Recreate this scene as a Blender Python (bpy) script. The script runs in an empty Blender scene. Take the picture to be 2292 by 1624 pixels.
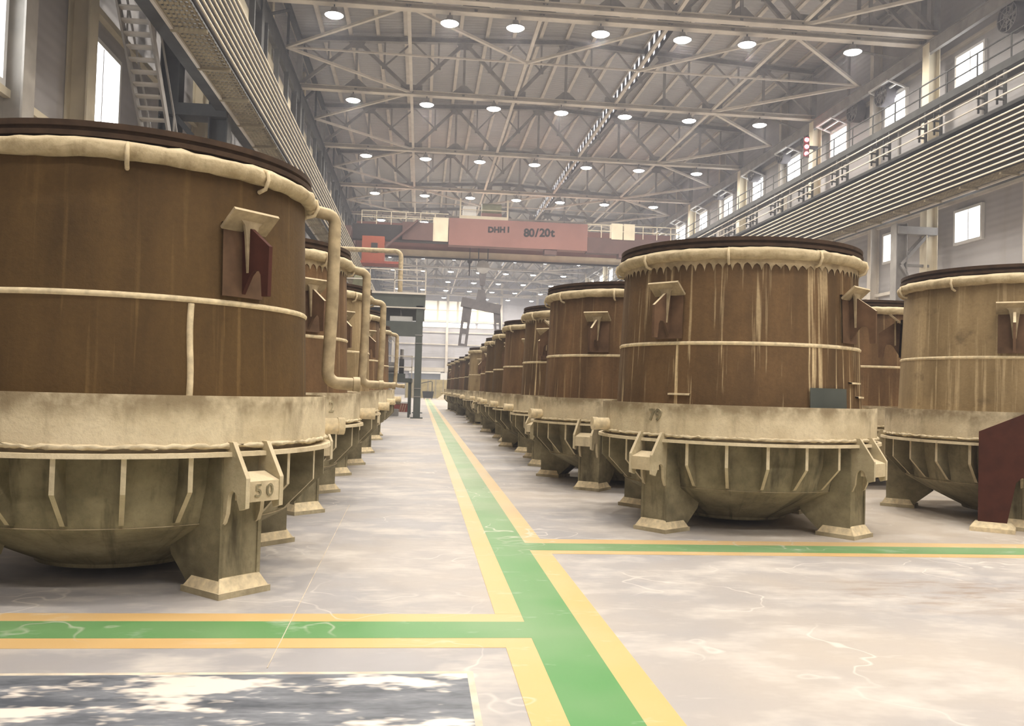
import bpy, math, random
from mathutils import Vector, Matrix
random.seed(7)
S = bpy.context.scene
COL = S.collection
PI = math.pi

# ------------------------------------------------------------------ camera
F_PX, YAW, PITCH, ROLL, EYE = 1962.0, 0.10324, 0.03003, 0.0286, 1.55
fw = Vector((math.sin(YAW) * math.cos(PITCH), math.cos(YAW) * math.cos(PITCH), math.sin(PITCH)))
rt = fw.cross(Vector((0, 0, 1))).normalized()
up = rt.cross(fw)
cr, sr = math.cos(ROLL), math.sin(ROLL)
R_, U_ = rt * cr + up * sr, up * cr - rt * sr
cam_d = bpy.data.cameras.new('camera')
cam_d.sensor_width = 36.0
cam_d.lens = F_PX / 2292 * 36.0
cam_d.clip_end = 400
cam = bpy.data.objects.new('camera', cam_d)
COL.objects.link(cam)
cam.matrix_world = Matrix(((R_.x, U_.x, -fw.x, 0), (R_.y, U_.y, -fw.y, 0), (R_.z, U_.z, -fw.z, EYE), (0, 0, 0, 1)))
S.camera = cam


def ray(px, py):
    return R_ * ((px - 1146) / F_PX) + U_ * ((812 - py) / F_PX) + fw


def at_y(px, py, Y):
    d = ray(px, py)
    return Vector((0, 0, EYE)) + d * (Y / d.y)


def at_x(px, py, X):
    d = ray(px, py)
    return Vector((0, 0, EYE)) + d * (X / d.x)


def at_z(px, py, z=0.0):
    d = ray(px, py)
    return Vector((0, 0, EYE)) + d * ((z - EYE) / d.z)


# ------------------------------------------------------------------ world, exposure
W = bpy.data.worlds.new('world')
S.world = W
W.use_nodes = True
W.node_tree.nodes['Background'].inputs[0].default_value = (0.80, 0.88, 1.0, 1)
W.node_tree.nodes['Background'].inputs[1].default_value = 0.6
S.view_settings.view_transform = 'Standard'
S.view_settings.look = 'None'
S.view_settings.gamma = 1.0
S.view_settings.use_curve_mapping = False
S.view_settings.exposure = 0.0
S.cycles.max_bounces = 5
S.cycles.diffuse_bounces = 3
S.cycles.glossy_bounces = 2
S.cycles.transmission_bounces = 1
S.cycles.volume_bounces = 0
S.cycles.adaptive_threshold = 0.1
LAMP_W = 455.0            # power of one high-bay lamp
LAMP_COL = (1.0, 0.93, 0.84)


# ------------------------------------------------------------------ node helpers
class NT:
    def __init__(s, name):
        s.m = bpy.data.materials.new(name)
        s.m.use_nodes = True
        s.t = s.m.node_tree
        s.b = s.t.nodes['Principled BSDF']

    def n(s, typ, **kw):
        nd = s.t.nodes.new(typ)
        for k, v in kw.items():
            setattr(nd, k, v)
        return nd

    def put(s, sock, v):
        if isinstance(v, bpy.types.NodeSocket):
            s.t.links.new(v, sock)
        elif isinstance(v, (tuple, list)) and len(v) == 3 and sock.type == 'RGBA':
            sock.default_value = (*v, 1)
        else:
            sock.default_value = v

    def math(s, op, a, b=0.0, c=0.0, clamp=False):
        nd = s.n('ShaderNodeMath', operation=op, use_clamp=clamp)
        s.put(nd.inputs[0], a)
        s.put(nd.inputs[1], b)
        s.put(nd.inputs[2], c)
        return nd.outputs[0]

    def mix(s, f, a, b, mode='MIX'):
        nd = s.n('ShaderNodeMix', data_type='RGBA', blend_type=mode)
        s.put(nd.inputs[0], f)
        s.put(nd.inputs[6], a)
        s.put(nd.inputs[7], b)
        return nd.outputs[2]

    def ramp(s, f, lo, hi, a=0.0, b=1.0):
        nd = s.n('ShaderNodeMapRange', clamp=True)
        s.put(nd.inputs[0], f)
        for i, v in enumerate((lo, hi, a, b)):
            s.put(nd.inputs[i + 1], v)
        return nd.outputs[0]

    def noise(s, vec, scale, detail=4.0, rough=0.55):
        nd = s.n('ShaderNodeTexNoise')
        s.put(nd.inputs['Vector'], vec)
        nd.inputs['Scale'].default_value = scale
        nd.inputs['Detail'].default_value = min(detail, 4.0)
        nd.inputs['Roughness'].default_value = rough
        return nd.outputs[0]

    def comb(s, x, y, z):
        nd = s.n('ShaderNodeCombineXYZ')
        for i, v in enumerate((x, y, z)):
            s.put(nd.inputs[i], v)
        return nd.outputs[0]

    def coord(s, which='Object'):
        return s.n('ShaderNodeTexCoord').outputs[which]

    def sep(s, v):
        nd = s.n('ShaderNodeSeparateXYZ')
        s.put(nd.inputs[0], v)
        return nd.outputs

    def nz(s):
        return s.sep(s.n('ShaderNodeNewGeometry').outputs['Normal'])[2]

    def seed(s):
        o = s.sep(s.n('ShaderNodeObjectInfo').outputs['Location'])
        return s.math('FRACT', s.math('MULTIPLY', s.math('ADD', o[0], s.math('MULTIPLY', o[1], 1.73)), 7.31))

    def out(s, col, rough=0.8, metal=0.0, bump=None, bs=0.3, bd=0.02):
        s.put(s.b.inputs['Base Color'], col)
        s.put(s.b.inputs['Roughness'], rough)
        s.put(s.b.inputs['Metallic'], metal)
        s.b.inputs['Specular IOR Level'].default_value = 0.25
        if bump is not None:
            nd = s.n('ShaderNodeBump')
            nd.inputs['Strength'].default_value = bs
            nd.inputs['Distance'].default_value = bd
            s.put(nd.inputs['Height'], bump)
            s.put(s.b.inputs['Normal'], nd.outputs[0])
        return s.m


DUST = (0.74, 0.62, 0.42)


def m_plain(name, col, var=0.25, scale=3.0, rough=0.7, dust=0.0, metal=0.0):
    k = NT(name)
    v = k.coord()
    n = k.noise(v, scale, 5)
    c = k.mix(k.ramp(n, 0.3, 0.7), tuple(x * (1 - var) for x in col), tuple(min(1, x * (1 + var)) for x in col))
    if dust:
        f = k.math('MULTIPLY', k.ramp(k.nz(), 0.35, 0.75), k.ramp(k.noise(v, 6, 4), 0.25, 0.5, 0.6 * dust, dust))
        c = k.mix(f, c, DUST)
    return k.out(c, rough, metal)


def m_emit(name, col, strength):
    k = NT(name)
    k.put(k.b.inputs['Base Color'], (0.8, 0.8, 0.8))
    k.put(k.b.inputs['Emission Color'], col)
    k.b.inputs['Emission Strength'].default_value = strength
    k.m.cycles.emission_sampling = 'NONE'
    return k.m


def m_shell(name, dark, lite, streak, amount, lower=1.0, blot=0.0):
    """rusted vessel wall: streaks run down the wall, more of them below the weld seam"""
    k = NT(name)
    o = k.sep(k.coord())
    sd = k.math('MULTIPLY', k.seed(), 40.0)
    ang = k.math('MULTIPLY', k.math('ARCTAN2', o[1], o[0]), 1.46)
    fine = k.noise(k.comb(k.math('MULTIPLY', ang, 13.0), sd, k.math('MULTIPLY', o[2], 0.5)), 1.0, 3, 0.6)
    wide = k.noise(k.comb(k.math('MULTIPLY', ang, 2.6), sd, k.math('MULTIPLY', o[2], 0.45)), 1.0, 4, 0.6)
    grain = k.noise(k.coord(), 26.0, 6, 0.7)
    patch = k.noise(k.comb(ang, sd, o[2]), 1.6, 5, 0.6)
    c = k.mix(k.ramp(wide, 0.33, 0.68), dark, lite)
    c = k.mix(k.math('MULTIPLY', k.ramp(patch, 0.5, 0.75), 0.55), c, tuple(x * 0.62 for x in dark))
    low = k.ramp(o[2], 2.06, 2.16, lower, 0.55)
    f = k.math('MULTIPLY', k.ramp(fine, 0.575, 0.67), low)
    f = k.math('MULTIPLY', f, amount)
    c = k.mix(f, c, streak)
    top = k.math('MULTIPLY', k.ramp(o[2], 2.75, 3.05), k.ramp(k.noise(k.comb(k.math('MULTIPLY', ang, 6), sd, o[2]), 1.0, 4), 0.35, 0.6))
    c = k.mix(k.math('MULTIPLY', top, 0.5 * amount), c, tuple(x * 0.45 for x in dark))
    if blot:
        b = k.noise(k.comb(k.math('MULTIPLY', ang, 1.2), sd, k.math('MULTIPLY', o[2], 1.5)), 1.5, 4, 0.6)
        c = k.mix(k.math('MULTIPLY', k.ramp(b, 0.58, 0.72), blot), c, (0.07, 0.045, 0.022))
    c = k.mix(k.ramp(grain, 0.35, 0.75, 0.0, 0.30), c, tuple(x * 0.5 for x in dark))
    return k.out(c, 0.72, 0.0, k.math('ADD', grain, k.math('MULTIPLY', f, 0.8)), 0.35, 0.012)


def m_caked(name, base, dirt, amt=0.55, scale=2.2, dark=(0.16, 0.13, 0.08), brim=False):
    """steel caked in pale process dust with grey grime runs"""
    k = NT(name)
    o = k.sep(k.coord())
    sd = k.math('MULTIPLY', k.seed(), 30.0)
    ang = k.math('MULTIPLY', k.math('ARCTAN2', o[1], o[0]), 1.6)
    run = k.noise(k.comb(k.math('MULTIPLY', ang, 4.5), sd, k.math('MULTIPLY', o[2], 1.1)), 1.0, 6, 0.65)
    pat = k.noise(k.comb(o[0], k.math('ADD', o[1], sd), o[2]), scale, 6, 0.65)
    fine = k.noise(k.coord(), 30.0, 5, 0.7)
    c = k.mix(k.ramp(pat, 0.32, 0.66), base, dirt)
    c = k.mix(k.math('MULTIPLY', k.ramp(run, 0.52, 0.72), amt), c, dark)
    if brim:      # brown overflow runs hanging from the brim
        ov = k.math('MULTIPLY', k.ramp(k.math('ADD', o[2], k.math('MULTIPLY', run, 0.22)), 1.36, 1.50), k.ramp(pat, 0.36, 0.54))
        c = k.mix(k.math('MULTIPLY', ov, 0.7), c, (0.17, 0.12, 0.062))
    c = k.mix(k.ramp(fine, 0.5, 0.8, 0.0, 0.35), c, tuple(x * 0.55 for x in dirt))
    c = k.mix(k.math('MULTIPLY', k.ramp(k.nz(), 0.3, 0.7), 0.9), c, DUST)
    return k.out(c, 0.88, 0.0, k.math('ADD', fine, k.math('MULTIPLY', pat, 0.6)), 0.4, 0.015)


MAT = {}
MAT['shell_brown'] = m_shell('shell_brown', (0.082, 0.047, 0.016), (0.132, 0.077, 0.026), (0.30, 0.19, 0.075), 0.32, 1.0)
MAT['shell_streak'] = m_shell('shell_streak', (0.092, 0.055, 0.024), (0.185, 0.108, 0.046), (0.68, 0.53, 0.31), 1.0, 1.0)
MAT['shell_rust'] = m_shell('shell_rust', (0.110, 0.064, 0.030), (0.24, 0.136, 0.062), (0.48, 0.34, 0.18), 0.7, 0.8)
MAT['shell_pale'] = m_shell('shell_pale', (0.26, 0.185, 0.092), (0.44, 0.325, 0.175), (0.64, 0.50, 0.30), 0.8, 0.7, 0.75)
MAT['caked'] = m_caked('caked', (0.58, 0.50, 0.335), (0.36, 0.305, 0.19), 0.6)
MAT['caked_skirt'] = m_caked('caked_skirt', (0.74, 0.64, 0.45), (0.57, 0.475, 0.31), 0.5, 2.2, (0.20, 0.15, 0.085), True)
MAT['caked_shaded'] = m_caked('caked_shaded', (0.34, 0.295, 0.185), (0.18, 0.155, 0.092), 0.85, 2.6, (0.050, 0.042, 0.024))  # grime, with the shade beneath the flange also put into the colour
MAT['edge_pale'] = m_caked('edge_pale', (0.70, 0.61, 0.43), (0.52, 0.44, 0.29), 0.35)
MAT['pipe_crust'] = m_caked('pipe_crust', (0.60, 0.50, 0.32), (0.42, 0.335, 0.20), 0.5, 9.0, (0.17, 0.12, 0.06))
MAT['crust'] = m_plain('crust', (0.70, 0.585, 0.385), 0.25, 14.0, 0.95)
MAT['rim_dark'] = m_plain('rim_dark', (0.060, 0.036, 0.022), 0.3, 8, 0.7, dust=0.55)
MAT['lug_dark'] = m_plain('lug_dark', (0.13, 0.075, 0.042), 0.3, 5, 0.75, dust=0.85)
MAT['lug_red'] = m_plain('lug_red', (0.070, 0.022, 0.014), 0.2, 5, 0.8)
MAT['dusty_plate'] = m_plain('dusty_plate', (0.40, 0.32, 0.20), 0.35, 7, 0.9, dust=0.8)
MAT['steel'] = m_plain('steel', (0.46, 0.43, 0.385), 0.18, 1.5, 0.6)
MAT['steel_mid'] = m_plain('steel_mid', (0.30, 0.285, 0.27), 0.2, 1.5, 0.65)
MAT['steel_dark'] = m_plain('steel_dark', (0.055, 0.055, 0.052), 0.3, 1.5, 0.6)
MAT['steel_pale'] = m_plain('steel_pale', (0.62, 0.57, 0.50), 0.15, 1.0, 0.55)
MAT['pipe_pale'] = m_plain('pipe_pale', (0.82, 0.74, 0.60), 0.15, 1.0, 0.5)
MAT['grate'] = m_plain('grate', (0.30, 0.25, 0.16), 0.25, 2.0, 0.8)
MAT['white_paint'] = m_plain('white_paint', (0.80, 0.79, 0.77), 0.06, 2.0, 0.5)
MAT['crane_red'] = m_plain('crane_red', (0.235, 0.112, 0.094), 0.10, 0.6, 0.6)
MAT['crane_brown'] = m_plain('crane_brown', (0.12, 0.068, 0.06), 0.15, 0.8, 0.65)
MAT['crane_orange'] = m_plain('crane_orange', (0.29, 0.075, 0.04), 0.10, 0.8, 0.6)
MAT['crane_dark'] = m_plain('crane_dark', (0.035, 0.030, 0.030), 0.2, 2.0, 0.6)
MAT['cream'] = m_plain('cream', (0.74, 0.66, 0.50), 0.10, 1.2, 0.6)
MAT['marking'] = m_plain('marking', (0.018, 0.014, 0.014), 0.2, 4.0, 0.8)
MAT['plat_green'] = m_plain('plat_green', (0.085, 0.095, 0.085), 0.2, 1.2, 0.6)
MAT['dull_green'] = m_plain('dull_green', (0.24, 0.24, 0.15), 0.2, 2, 0.7)
MAT['barrier_red'] = m_plain('barrier_red', (0.26, 0.06, 0.04), 0.2, 3, 0.7)
MAT['tarp'] = m_plain('tarp', (0.42, 0.35, 0.19), 0.25, 1.5, 0.9)
MAT['sand'] = m_plain('sand', (0.66, 0.58, 0.46), 0.2, 6, 0.95)
MAT['black_gear'] = m_plain('black_gear', (0.03, 0.03, 0.03), 0.3, 3, 0.6)
MAT['fan_dark'] = m_plain('fan_dark', (0.13, 0.12, 0.125), 0.2, 2, 0.6)
MAT['lamp_glass'] = m_emit('lamp_glass', (1.0, 0.96, 0.90), 26.0)
MAT['door_slate'] = m_plain('door_slate', (0.20, 0.22, 0.26), 0.15, 0.5, 0.6)
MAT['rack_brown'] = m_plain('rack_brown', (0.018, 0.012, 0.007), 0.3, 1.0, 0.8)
MAT['slit_light'] = m_emit('slit_light', (0.95, 0.95, 1.0), 1.1)
MAT['signal_red'] = m_emit('signal_red', (1.0, 0.02, 0.03), 14.0)
MAT['daylight'] = m_emit('daylight', (0.93, 0.96, 1.0), 5.0)
MAT['daylight_warm'] = m_emit('daylight_warm', (1.0, 0.90, 0.70), 0.62)


def m_wall(name, col, ribs):
    k = NT(name)
    v = k.coord()
    o = k.sep(v)
    w = k.math('SINE', k.math('MULTIPLY', k.math('ADD', o[0], o[1]) if not ribs else o[2], 2 * PI / 0.28))
    n = k.noise(v, 0.35, 5)
    st = k.noise(k.comb(k.math('MULTIPLY', k.math('ADD', o[0], o[1]), 1.5), 0.0, k.math('MULTIPLY', o[2], 0.12)), 1.0, 4)
    c = k.mix(k.ramp(n, 0.3, 0.7), tuple(x * 0.86 for x in col), tuple(min(1, x * 1.1) for x in col))
    c = k.mix(k.ramp(st, 0.55, 0.8, 0, 0.4), c, (0.34, 0.29, 0.22))
    return k.out(c, 0.6, 0.0, w, 0.2, 0.02)


MAT['wall_sheet'] = m_wall('wall_sheet', (0.46, 0.445, 0.45), True)
MAT['wall_end'] = m_wall('wall_end', (0.43, 0.425, 0.46), True)


def m_roof():
    k = NT('roof_sheet')
    o = k.sep(k.coord())
    w = k.math('SINE', k.math('MULTIPLY', o[1], 2 * PI / 0.35))
    n = k.noise(k.comb(o[0], k.math('MULTIPLY', o[1], 0.5), 0.0), 0.18, 4)
    c = k.mix(k.ramp(n, 0.35, 0.65), (0.35, 0.345, 0.34), (0.47, 0.46, 0.45))
    return k.out(c, 0.6, 0.0, w, 0.5, 0.04)


MAT['roof_sheet'] = m_roof()


def vein(k, v):
    """thin wandering scuff lines"""
    a = k.math('ABSOLUTE', k.math('SUBTRACT', k.noise(v, 0.75, 3, 0.5), 0.5))
    g = k.noise(v, 0.6, 2)
    return k.math('MULTIPLY', k.ramp(a, 0.0, 0.006, 1.0, 0.0), k.ramp(g, 0.48, 0.6))


def m_floor():
    k = NT('floor_screed')
    v = k.coord()
    o = k.sep(v)
    big = k.noise(v, 0.22, 5, 0.6)
    mid = k.noise(k.comb(o[0], k.math('MULTIPLY', o[1], 1.5), 0.0), 1.1, 7, 0.68)
    sc = k.noise(k.comb(k.math('MULTIPLY', o[0], 1.3), k.math('MULTIPLY', o[1], 6.0), 3.0), 1.0, 6, 0.7)
    fine = k.noise(v, 22.0, 5, 0.7)
    grey, warm, pale = (0.38, 0.365, 0.37), (0.52, 0.455, 0.385), (0.62, 0.575, 0.525)
    # floor tone turns from grey to warm towards the right of the lane
    side = k.ramp(o[0], 0.6, 5.5, -0.05, 0.13)
    c = k.mix(k.ramp(k.math('ADD', big, side), 0.42, 0.66), grey, warm)
    c = k.mix(k.ramp(mid, 0.47, 0.68, 0.0, 0.85), c, pale)
    c = k.mix(k.ramp(sc, 0.62, 0.74, 0.0, 0.7), c, (0.66, 0.61, 0.565))
    c = k.mix(k.math('MULTIPLY', vein(k, v), 0.75), c, (0.72, 0.67, 0.61))
    c = k.mix(k.ramp(fine, 0.55, 0.8, 0.0, 0.16), c, (0.30, 0.27, 0.25))
    # brown scuffed stain on the open floor
    dx = k.math('MULTIPLY', k.math('SUBTRACT', o[0], 4.35), 0.85)
    dy = k.math('MULTIPLY', k.math('SUBTRACT', o[1], 6.75), 1.5)
    d = k.math('SQRT', k.math('ADD', k.math('MULTIPLY', dx, dx), k.math('MULTIPLY', dy, dy)))
    wob = k.noise(k.comb(k.math('MULTIPLY', o[0], 1.0), k.math('MULTIPLY', o[1], 3.2), 0.0), 1.6, 6, 0.7)
    st = k.math('MULTIPLY', k.ramp(d, 0.25, 1.35, 1.0, 0.0), k.ramp(wob, 0.47, 0.62))
    c = k.mix(k.math('MULTIPLY', st, 0.75), c, (0.33, 0.245, 0.185))
    return k.out(c, k.ramp(mid, 0.3, 0.7, 0.45, 0.75), 0.0, fine, 0.12, 0.004)


def m_paint(name, col, worn, amt):
    k = NT(name)
    v = k.coord()
    o = k.sep(v)
    n = k.noise(k.comb(o[0], k.math('MULTIPLY', o[1], 2.0), 0), 1.6, 8, 0.72)
    big = k.noise(v, 0.5, 3)
    far = k.ramp(o[1], 4.5, 16.0, 0.0, 0.34)          # paler with distance along the hall
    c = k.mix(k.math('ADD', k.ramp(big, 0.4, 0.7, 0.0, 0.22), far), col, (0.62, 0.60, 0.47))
    c = k.mix(k.ramp(n, 0.58, 0.74, 0.0, amt), c, worn)
    c = k.mix(k.math('MULTIPLY', vein(k, v), 0.7), c, (0.66, 0.64, 0.54))
    return k.out(c, 0.5)


def m_patch():
    k = NT('slate_plate')
    v = k.coord()
    o = k.sep(v)
    w1 = k.noise(k.comb(k.math('MULTIPLY', o[0], 1.0), k.math('MULTIPLY', o[1], 2.2), 0), 1.2, 8, 0.66)
    w2 = k.noise(k.comb(k.math('MULTIPLY', o[0], 1.5), k.math('MULTIPLY', o[1], 5.0), 4.0), 1.3, 8, 0.72)
    c = k.mix(k.ramp(w2, 0.35, 0.7), (0.085, 0.095, 0.115), (0.26, 0.275, 0.305))
    c = k.mix(k.ramp(w1, 0.51, 0.57), c, (0.78, 0.71, 0.635))
    c = k.mix(k.ramp(w2, 0.62, 0.70, 0, 0.8), c, (0.70, 0.66, 0.62))
    return k.out(c, 0.5)


MAT['floor'] = m_floor()
MAT['paint_green'] = m_paint('paint_green', (0.085, 0.285, 0.075), (0.45, 0.56, 0.42), 0.8)
MAT['paint_yellow'] = m_paint('paint_yellow', (0.70, 0.44, 0.165), (0.74, 0.66, 0.50), 0.6)
MAT['slate_plate'] = m_patch()


# ------------------------------------------------------------------ mesh helpers
class MB:
    def __init__(s):
        s.v, s.f, s.sm, s.mi = [], [], [], []

    def add(s, vs, fs, smooth=False, mi=0):
        n = len(s.v)
        s.mi += mi if isinstance(mi, list) else [mi] * len(fs)
        s.v += [tuple(x) for x in vs]
        s.f += [tuple(i + n for i in f) for f in fs]
        s.sm += [smooth] * len(fs)
        return s

    def box(s, lo, hi):
        (x0, y0, z0), (x1, y1, z1) = lo, hi
        return s.add([(x0, y0, z0), (x1, y0, z0), (x1, y1, z0), (x0, y1, z0), (x0, y0, z1), (x1, y0, z1), (x1, y1, z1), (x0, y1, z1)],
                     [(3, 2, 1, 0), (4, 5, 6, 7), (0, 1, 5, 4), (1, 2, 6, 5), (2, 3, 7, 6), (3, 0, 4, 7)])

    def bar(s, p, q, w, h, upv=(0, 0, 1), off=(0, 0)):
        p, q = Vector(p), Vector(q)
        d = (q - p).normalized()
        u = Vector(upv)
        if abs(d.dot(u)) > 0.98:
            u = Vector((0, 1, 0)) if abs(d.y) < 0.9 else Vector((1, 0, 0))
        a = d.cross(u).normalized()
        b = a.cross(d)
        o = a * off[0] + b * off[1]
        vs = []
        for e in (p, q):
            for sa, sb in ((-1, -1), (1, -1), (1, 1), (-1, 1)):
                vs.append(e + o + a * (sa * w / 2) + b * (sb * h / 2))
        return s.add(vs, [(3, 2, 1, 0), (4, 5, 6, 7), (0, 1, 5, 4), (1, 2, 6, 5), (2, 3, 7, 6), (3, 0, 4, 7)])

    def ibeam(s, p, q, w, h, t=0.03, upv=(0, 0, 1)):
        s.bar(p, q, w, t, upv, (0, h / 2 - t / 2))
        s.bar(p, q, w, t, upv, (0, -h / 2 + t / 2))
        return s.bar(p, q, t, h - 2 * t, upv)

    def path(s, pts, r, n=10, closed=False, caps=True):
        pts = [Vector(p) for p in pts]
        m = len(pts)
        vs, fs = [], []
        prev = None
        for i, p in enumerate(pts):
            if closed:
                d = (pts[(i + 1) % m] - pts[i - 1]).normalized()
            else:
                d = (pts[min(i + 1, m - 1)] - pts[max(i - 1, 0)]).normalized()
            if prev is None:
                u = Vector((0, 0, 1)) if abs(d.z) < 0.9 else Vector((1, 0, 0))
            else:
                u = prev
            a = d.cross(u).normalized()
            b = a.cross(d).normalized()
            prev = b
            rr = r[i] if isinstance(r, (list, tuple)) else r
            for k in range(n):
                t = 2 * PI * k / n
                vs.append(p + a * (rr * math.cos(t)) + b * (rr * math.sin(t)))
        for i in range(m if closed else m - 1):
            j = (i + 1) % m
            for k in range(n):
                l = (k + 1) % n
                fs.append((i * n + k, i * n + l, j * n + l, j * n + k))
        s.add(vs, fs, True)
        if caps and not closed:
            s.add(vs[:n], [tuple(range(n))])
            s.add(vs[-n:], [tuple(reversed(range(n)))])
        return s

    def lathe(s, segs, n=64, a0=0.0, a1=2 * PI):
        full = abs(a1 - a0 - 2 * PI) < 1e-6
        cnt = n if full else n + 1
        for prof in segs:
            vs, fs = [], []
            for (r, z) in prof:
                for k in range(cnt):
                    t = a0 + (a1 - a0) * k / n
                    vs.append((r * math.cos(t), r * math.sin(t), z))
            for i in range(len(prof) - 1):
                for k in range(n):
                    l = (k + 1) % cnt
                    fs.append((i * cnt + k, i * cnt + l, (i + 1) * cnt + l, (i + 1) * cnt + k))
            s.add(vs, fs, True)
        return s

    def prism(s, poly, t, frame, edge=0):
        """poly of (u, v) extruded by t (centred) ; frame = (origin, U, V, N)"""
        o, u, v, nn = [Vector(x) for x in frame]
        k = len(poly)
        a = [o + u * x + v * y - nn * (t / 2) for x, y in poly]
        b = [o + u * x + v * y + nn * (t / 2) for x, y in poly]
        fs = [tuple(reversed(range(k))), tuple(range(k, 2 * k))]
        fs += [(i, (i + 1) % k, k + (i + 1) % k, k + i) for i in range(k)]
        return s.add(a + b, fs, False, [0, 0] + [edge] * k)

    def disc(s, c, r, nrm, n=20, t=0.0):
        c, nrm = Vector(c), Vector(nrm).normalized()
        return s.path([c - nrm * t / 2, c + nrm * t / 2], r, n)

    def mesh(s, name, m):
        me = bpy.data.meshes.new(name)
        me.from_pydata(s.v, [], s.f)
        me.polygons.foreach_set('use_smooth', s.sm)
        for q in (m if isinstance(m, tuple) else (m,)):
            if q:
                me.materials.append(MAT[q])
        if any(s.mi):
            me.polygons.foreach_set('material_index', s.mi)
        me.update()
        return me

    def build(s, name, m, parent=None, loc=None):
        o = bpy.data.objects.new(name, s.mesh(name, m))
        COL.objects.link(o)
        if parent:
            o.parent = parent
        if loc:
            o.location = loc
        return o


def inst(name, me, parent=None, loc=(0, 0, 0), rz=0.0):
    o = bpy.data.objects.new(name, me)
    COL.objects.link(o)
    o.parent = parent
    o.location = loc
    o.rotation_euler = (0, 0, rz)
    return o


def empty(name, loc=(0, 0, 0), rz=0.0):
    o = bpy.data.objects.new(name, None)
    COL.objects.link(o)
    o.location = loc
    o.rotation_euler = (0, 0, rz)
    o.empty_display_size = 0.2
    return o


def tag(o, label=None, cat=None, group=None, kind=None):
    if label:
        o['label'] = label
    if cat:
        o['category'] = cat
    if group:
        o['group'] = group
    if kind:
        o['kind'] = kind
    return o


def copy_tree(o, parent=None):
    c = o.copy()
    COL.objects.link(c)
    c.parent = parent
    for ch in list(o.children):
        copy_tree(ch, c)
    return c


def setmat(o, m):
    o.material_slots[0].link = 'OBJECT'
    o.material_slots[0].material = MAT[m]


# ------------------------------------------------------------------ hall shell
XL, XR, Y0, Y1, XM = -8.4, 24.1, -16.0, 165.0, 7.85
EAVE, SLOPE = 21.55, 0.05


def roof_z(x):
    return EAVE + SLOPE * (16.25 - abs(x - XM))


fl = MB().box((XL - 0.3, Y0 - 0.3, -0.3), (XR + 0.3, Y1 + 0.3, 0.0)).build('floor', 'floor')
tag(fl, kind='structure')


def strip(name, m, x0, y0, x1, y1, h):
    return MB().box((x0, y0, 0.0), (x1, y1, h)).build(name, m, fl)


# walkway paint : lane along the hall and two side branches
LX = (0.56, 0.74, 1.10, 1.29)
RB, LB = (8.29, 8.46, 8.85, 9.10), (5.28, 5.48, 5.86, 6.06)
END = 116.0
strip('green_stripe', 'paint_green', LX[1], 1.0, LX[2], END, 0.0030)
strip('yellow_stripe', 'paint_yellow', LX[0], 1.0, LX[1], LB[0], 0.0024)
strip('yellow_stripe', 'paint_yellow', LX[0], LB[3], LX[1], END, 0.0024)
strip('yellow_stripe', 'paint_yellow', LX[2], 1.0, LX[3], RB[0], 0.0024)
strip('yellow_stripe', 'paint_yellow', LX[2], RB[3], LX[3], END, 0.0024)
strip('green_stripe', 'paint_green', LX[2], RB[1], 22.0, RB[2], 0.0030)
strip('yellow_stripe', 'paint_yellow', LX[2], RB[0], 22.0, RB[1], 0.0018)
strip('yellow_stripe', 'paint_yellow', LX[2], RB[2], 22.0, RB[3], 0.0018)
strip('green_stripe', 'paint_green', -7.5, LB[1], LX[1], LB[2], 0.0030)
strip('yellow_stripe', 'paint_yellow', -7.5, LB[0], LX[1], LB[1], 0.0018)
strip('yellow_stripe', 'paint_yellow', -7.5, LB[2], LX[1], LB[3], 0.0018)
strip('slate_plate', 'slate_plate', -4.2, 2.2, 0.30, 4.80, 0.004)
strip('pale_joint', 'sand', 0.30, 2.2, 0.335, 4.84, 0.003)
strip('pale_joint', 'sand', -4.2, 4.80, 0.30, 4.84, 0.003)
p0, p1 = at_z(782, 1130), at_z(598, 1495)
MB().bar((p0.x, p0.y, 0.003), (p1.x, p1.y, 0.003), 0.005, 0.003).build('chalk_line', 'sand', fl)

# walls
wl = tag(MB().box((XL - 0.3, Y0, 0), (XL, Y1, EAVE)).build('wall_left', 'wall_sheet'), kind='structure')
wr = tag(MB().box((XR, Y0, 0), (XR + 0.3, Y1, EAVE)).build('wall_right', 'wall_sheet'), kind='structure')
we = MB()
gable = [(XL, 0), (XR, 0), (XR, roof_z(XR)), (XM, roof_z(XM)), (XL, roof_z(XL))]
we.prism(gable, 0.3, ((0, Y1 + 0.15, 0), (1, 0, 0), (0, 0, 1), (0, 1, 0)))
we = tag(we.build('wall_end', 'wall_end'), kind='structure')
wb = MB().prism(gable, 0.3, ((0, Y0 - 0.15, 0), (1, 0, 0), (0, 0, 1), (0, 1, 0))).build('wall_back', 'wall_sheet')
tag(wb, kind='structure')
ce = MB()
for a, b in ((XL - 0.3, XM), (XM, XR + 0.3)):
    za, zb = roof_z(a), roof_z(b)
    ce.add([(a, Y0 - 0.3, za), (b, Y0 - 0.3, zb), (b, Y1 + 0.3, zb), (a, Y1 + 0.3, za),
            (a, Y0 - 0.3, za + 0.2), (b, Y0 - 0.3, zb + 0.2), (b, Y1 + 0.3, zb + 0.2), (a, Y1 + 0.3, za + 0.2)],
           [(3, 2, 1, 0), (4, 5, 6, 7), (0, 1, 5, 4), (1, 2, 6, 5), (2, 3, 7, 6), (3, 0, 4, 7)])
ce = tag(ce.build('ceiling', 'roof_sheet'), kind='structure')
# purlins under the roof sheets, running the length of the hall
pm = MB().ibeam((0, Y0, 0), (0, Y1, 0), 0.20, 0.22, 0.02).mesh('purlin', 'steel_pale')
x = XL + 0.7
while x < XR - 0.3:
    inst('purlin', pm, ce, (x, 0, roof_z(x) - 0.13))
    x += 1.56

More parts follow.
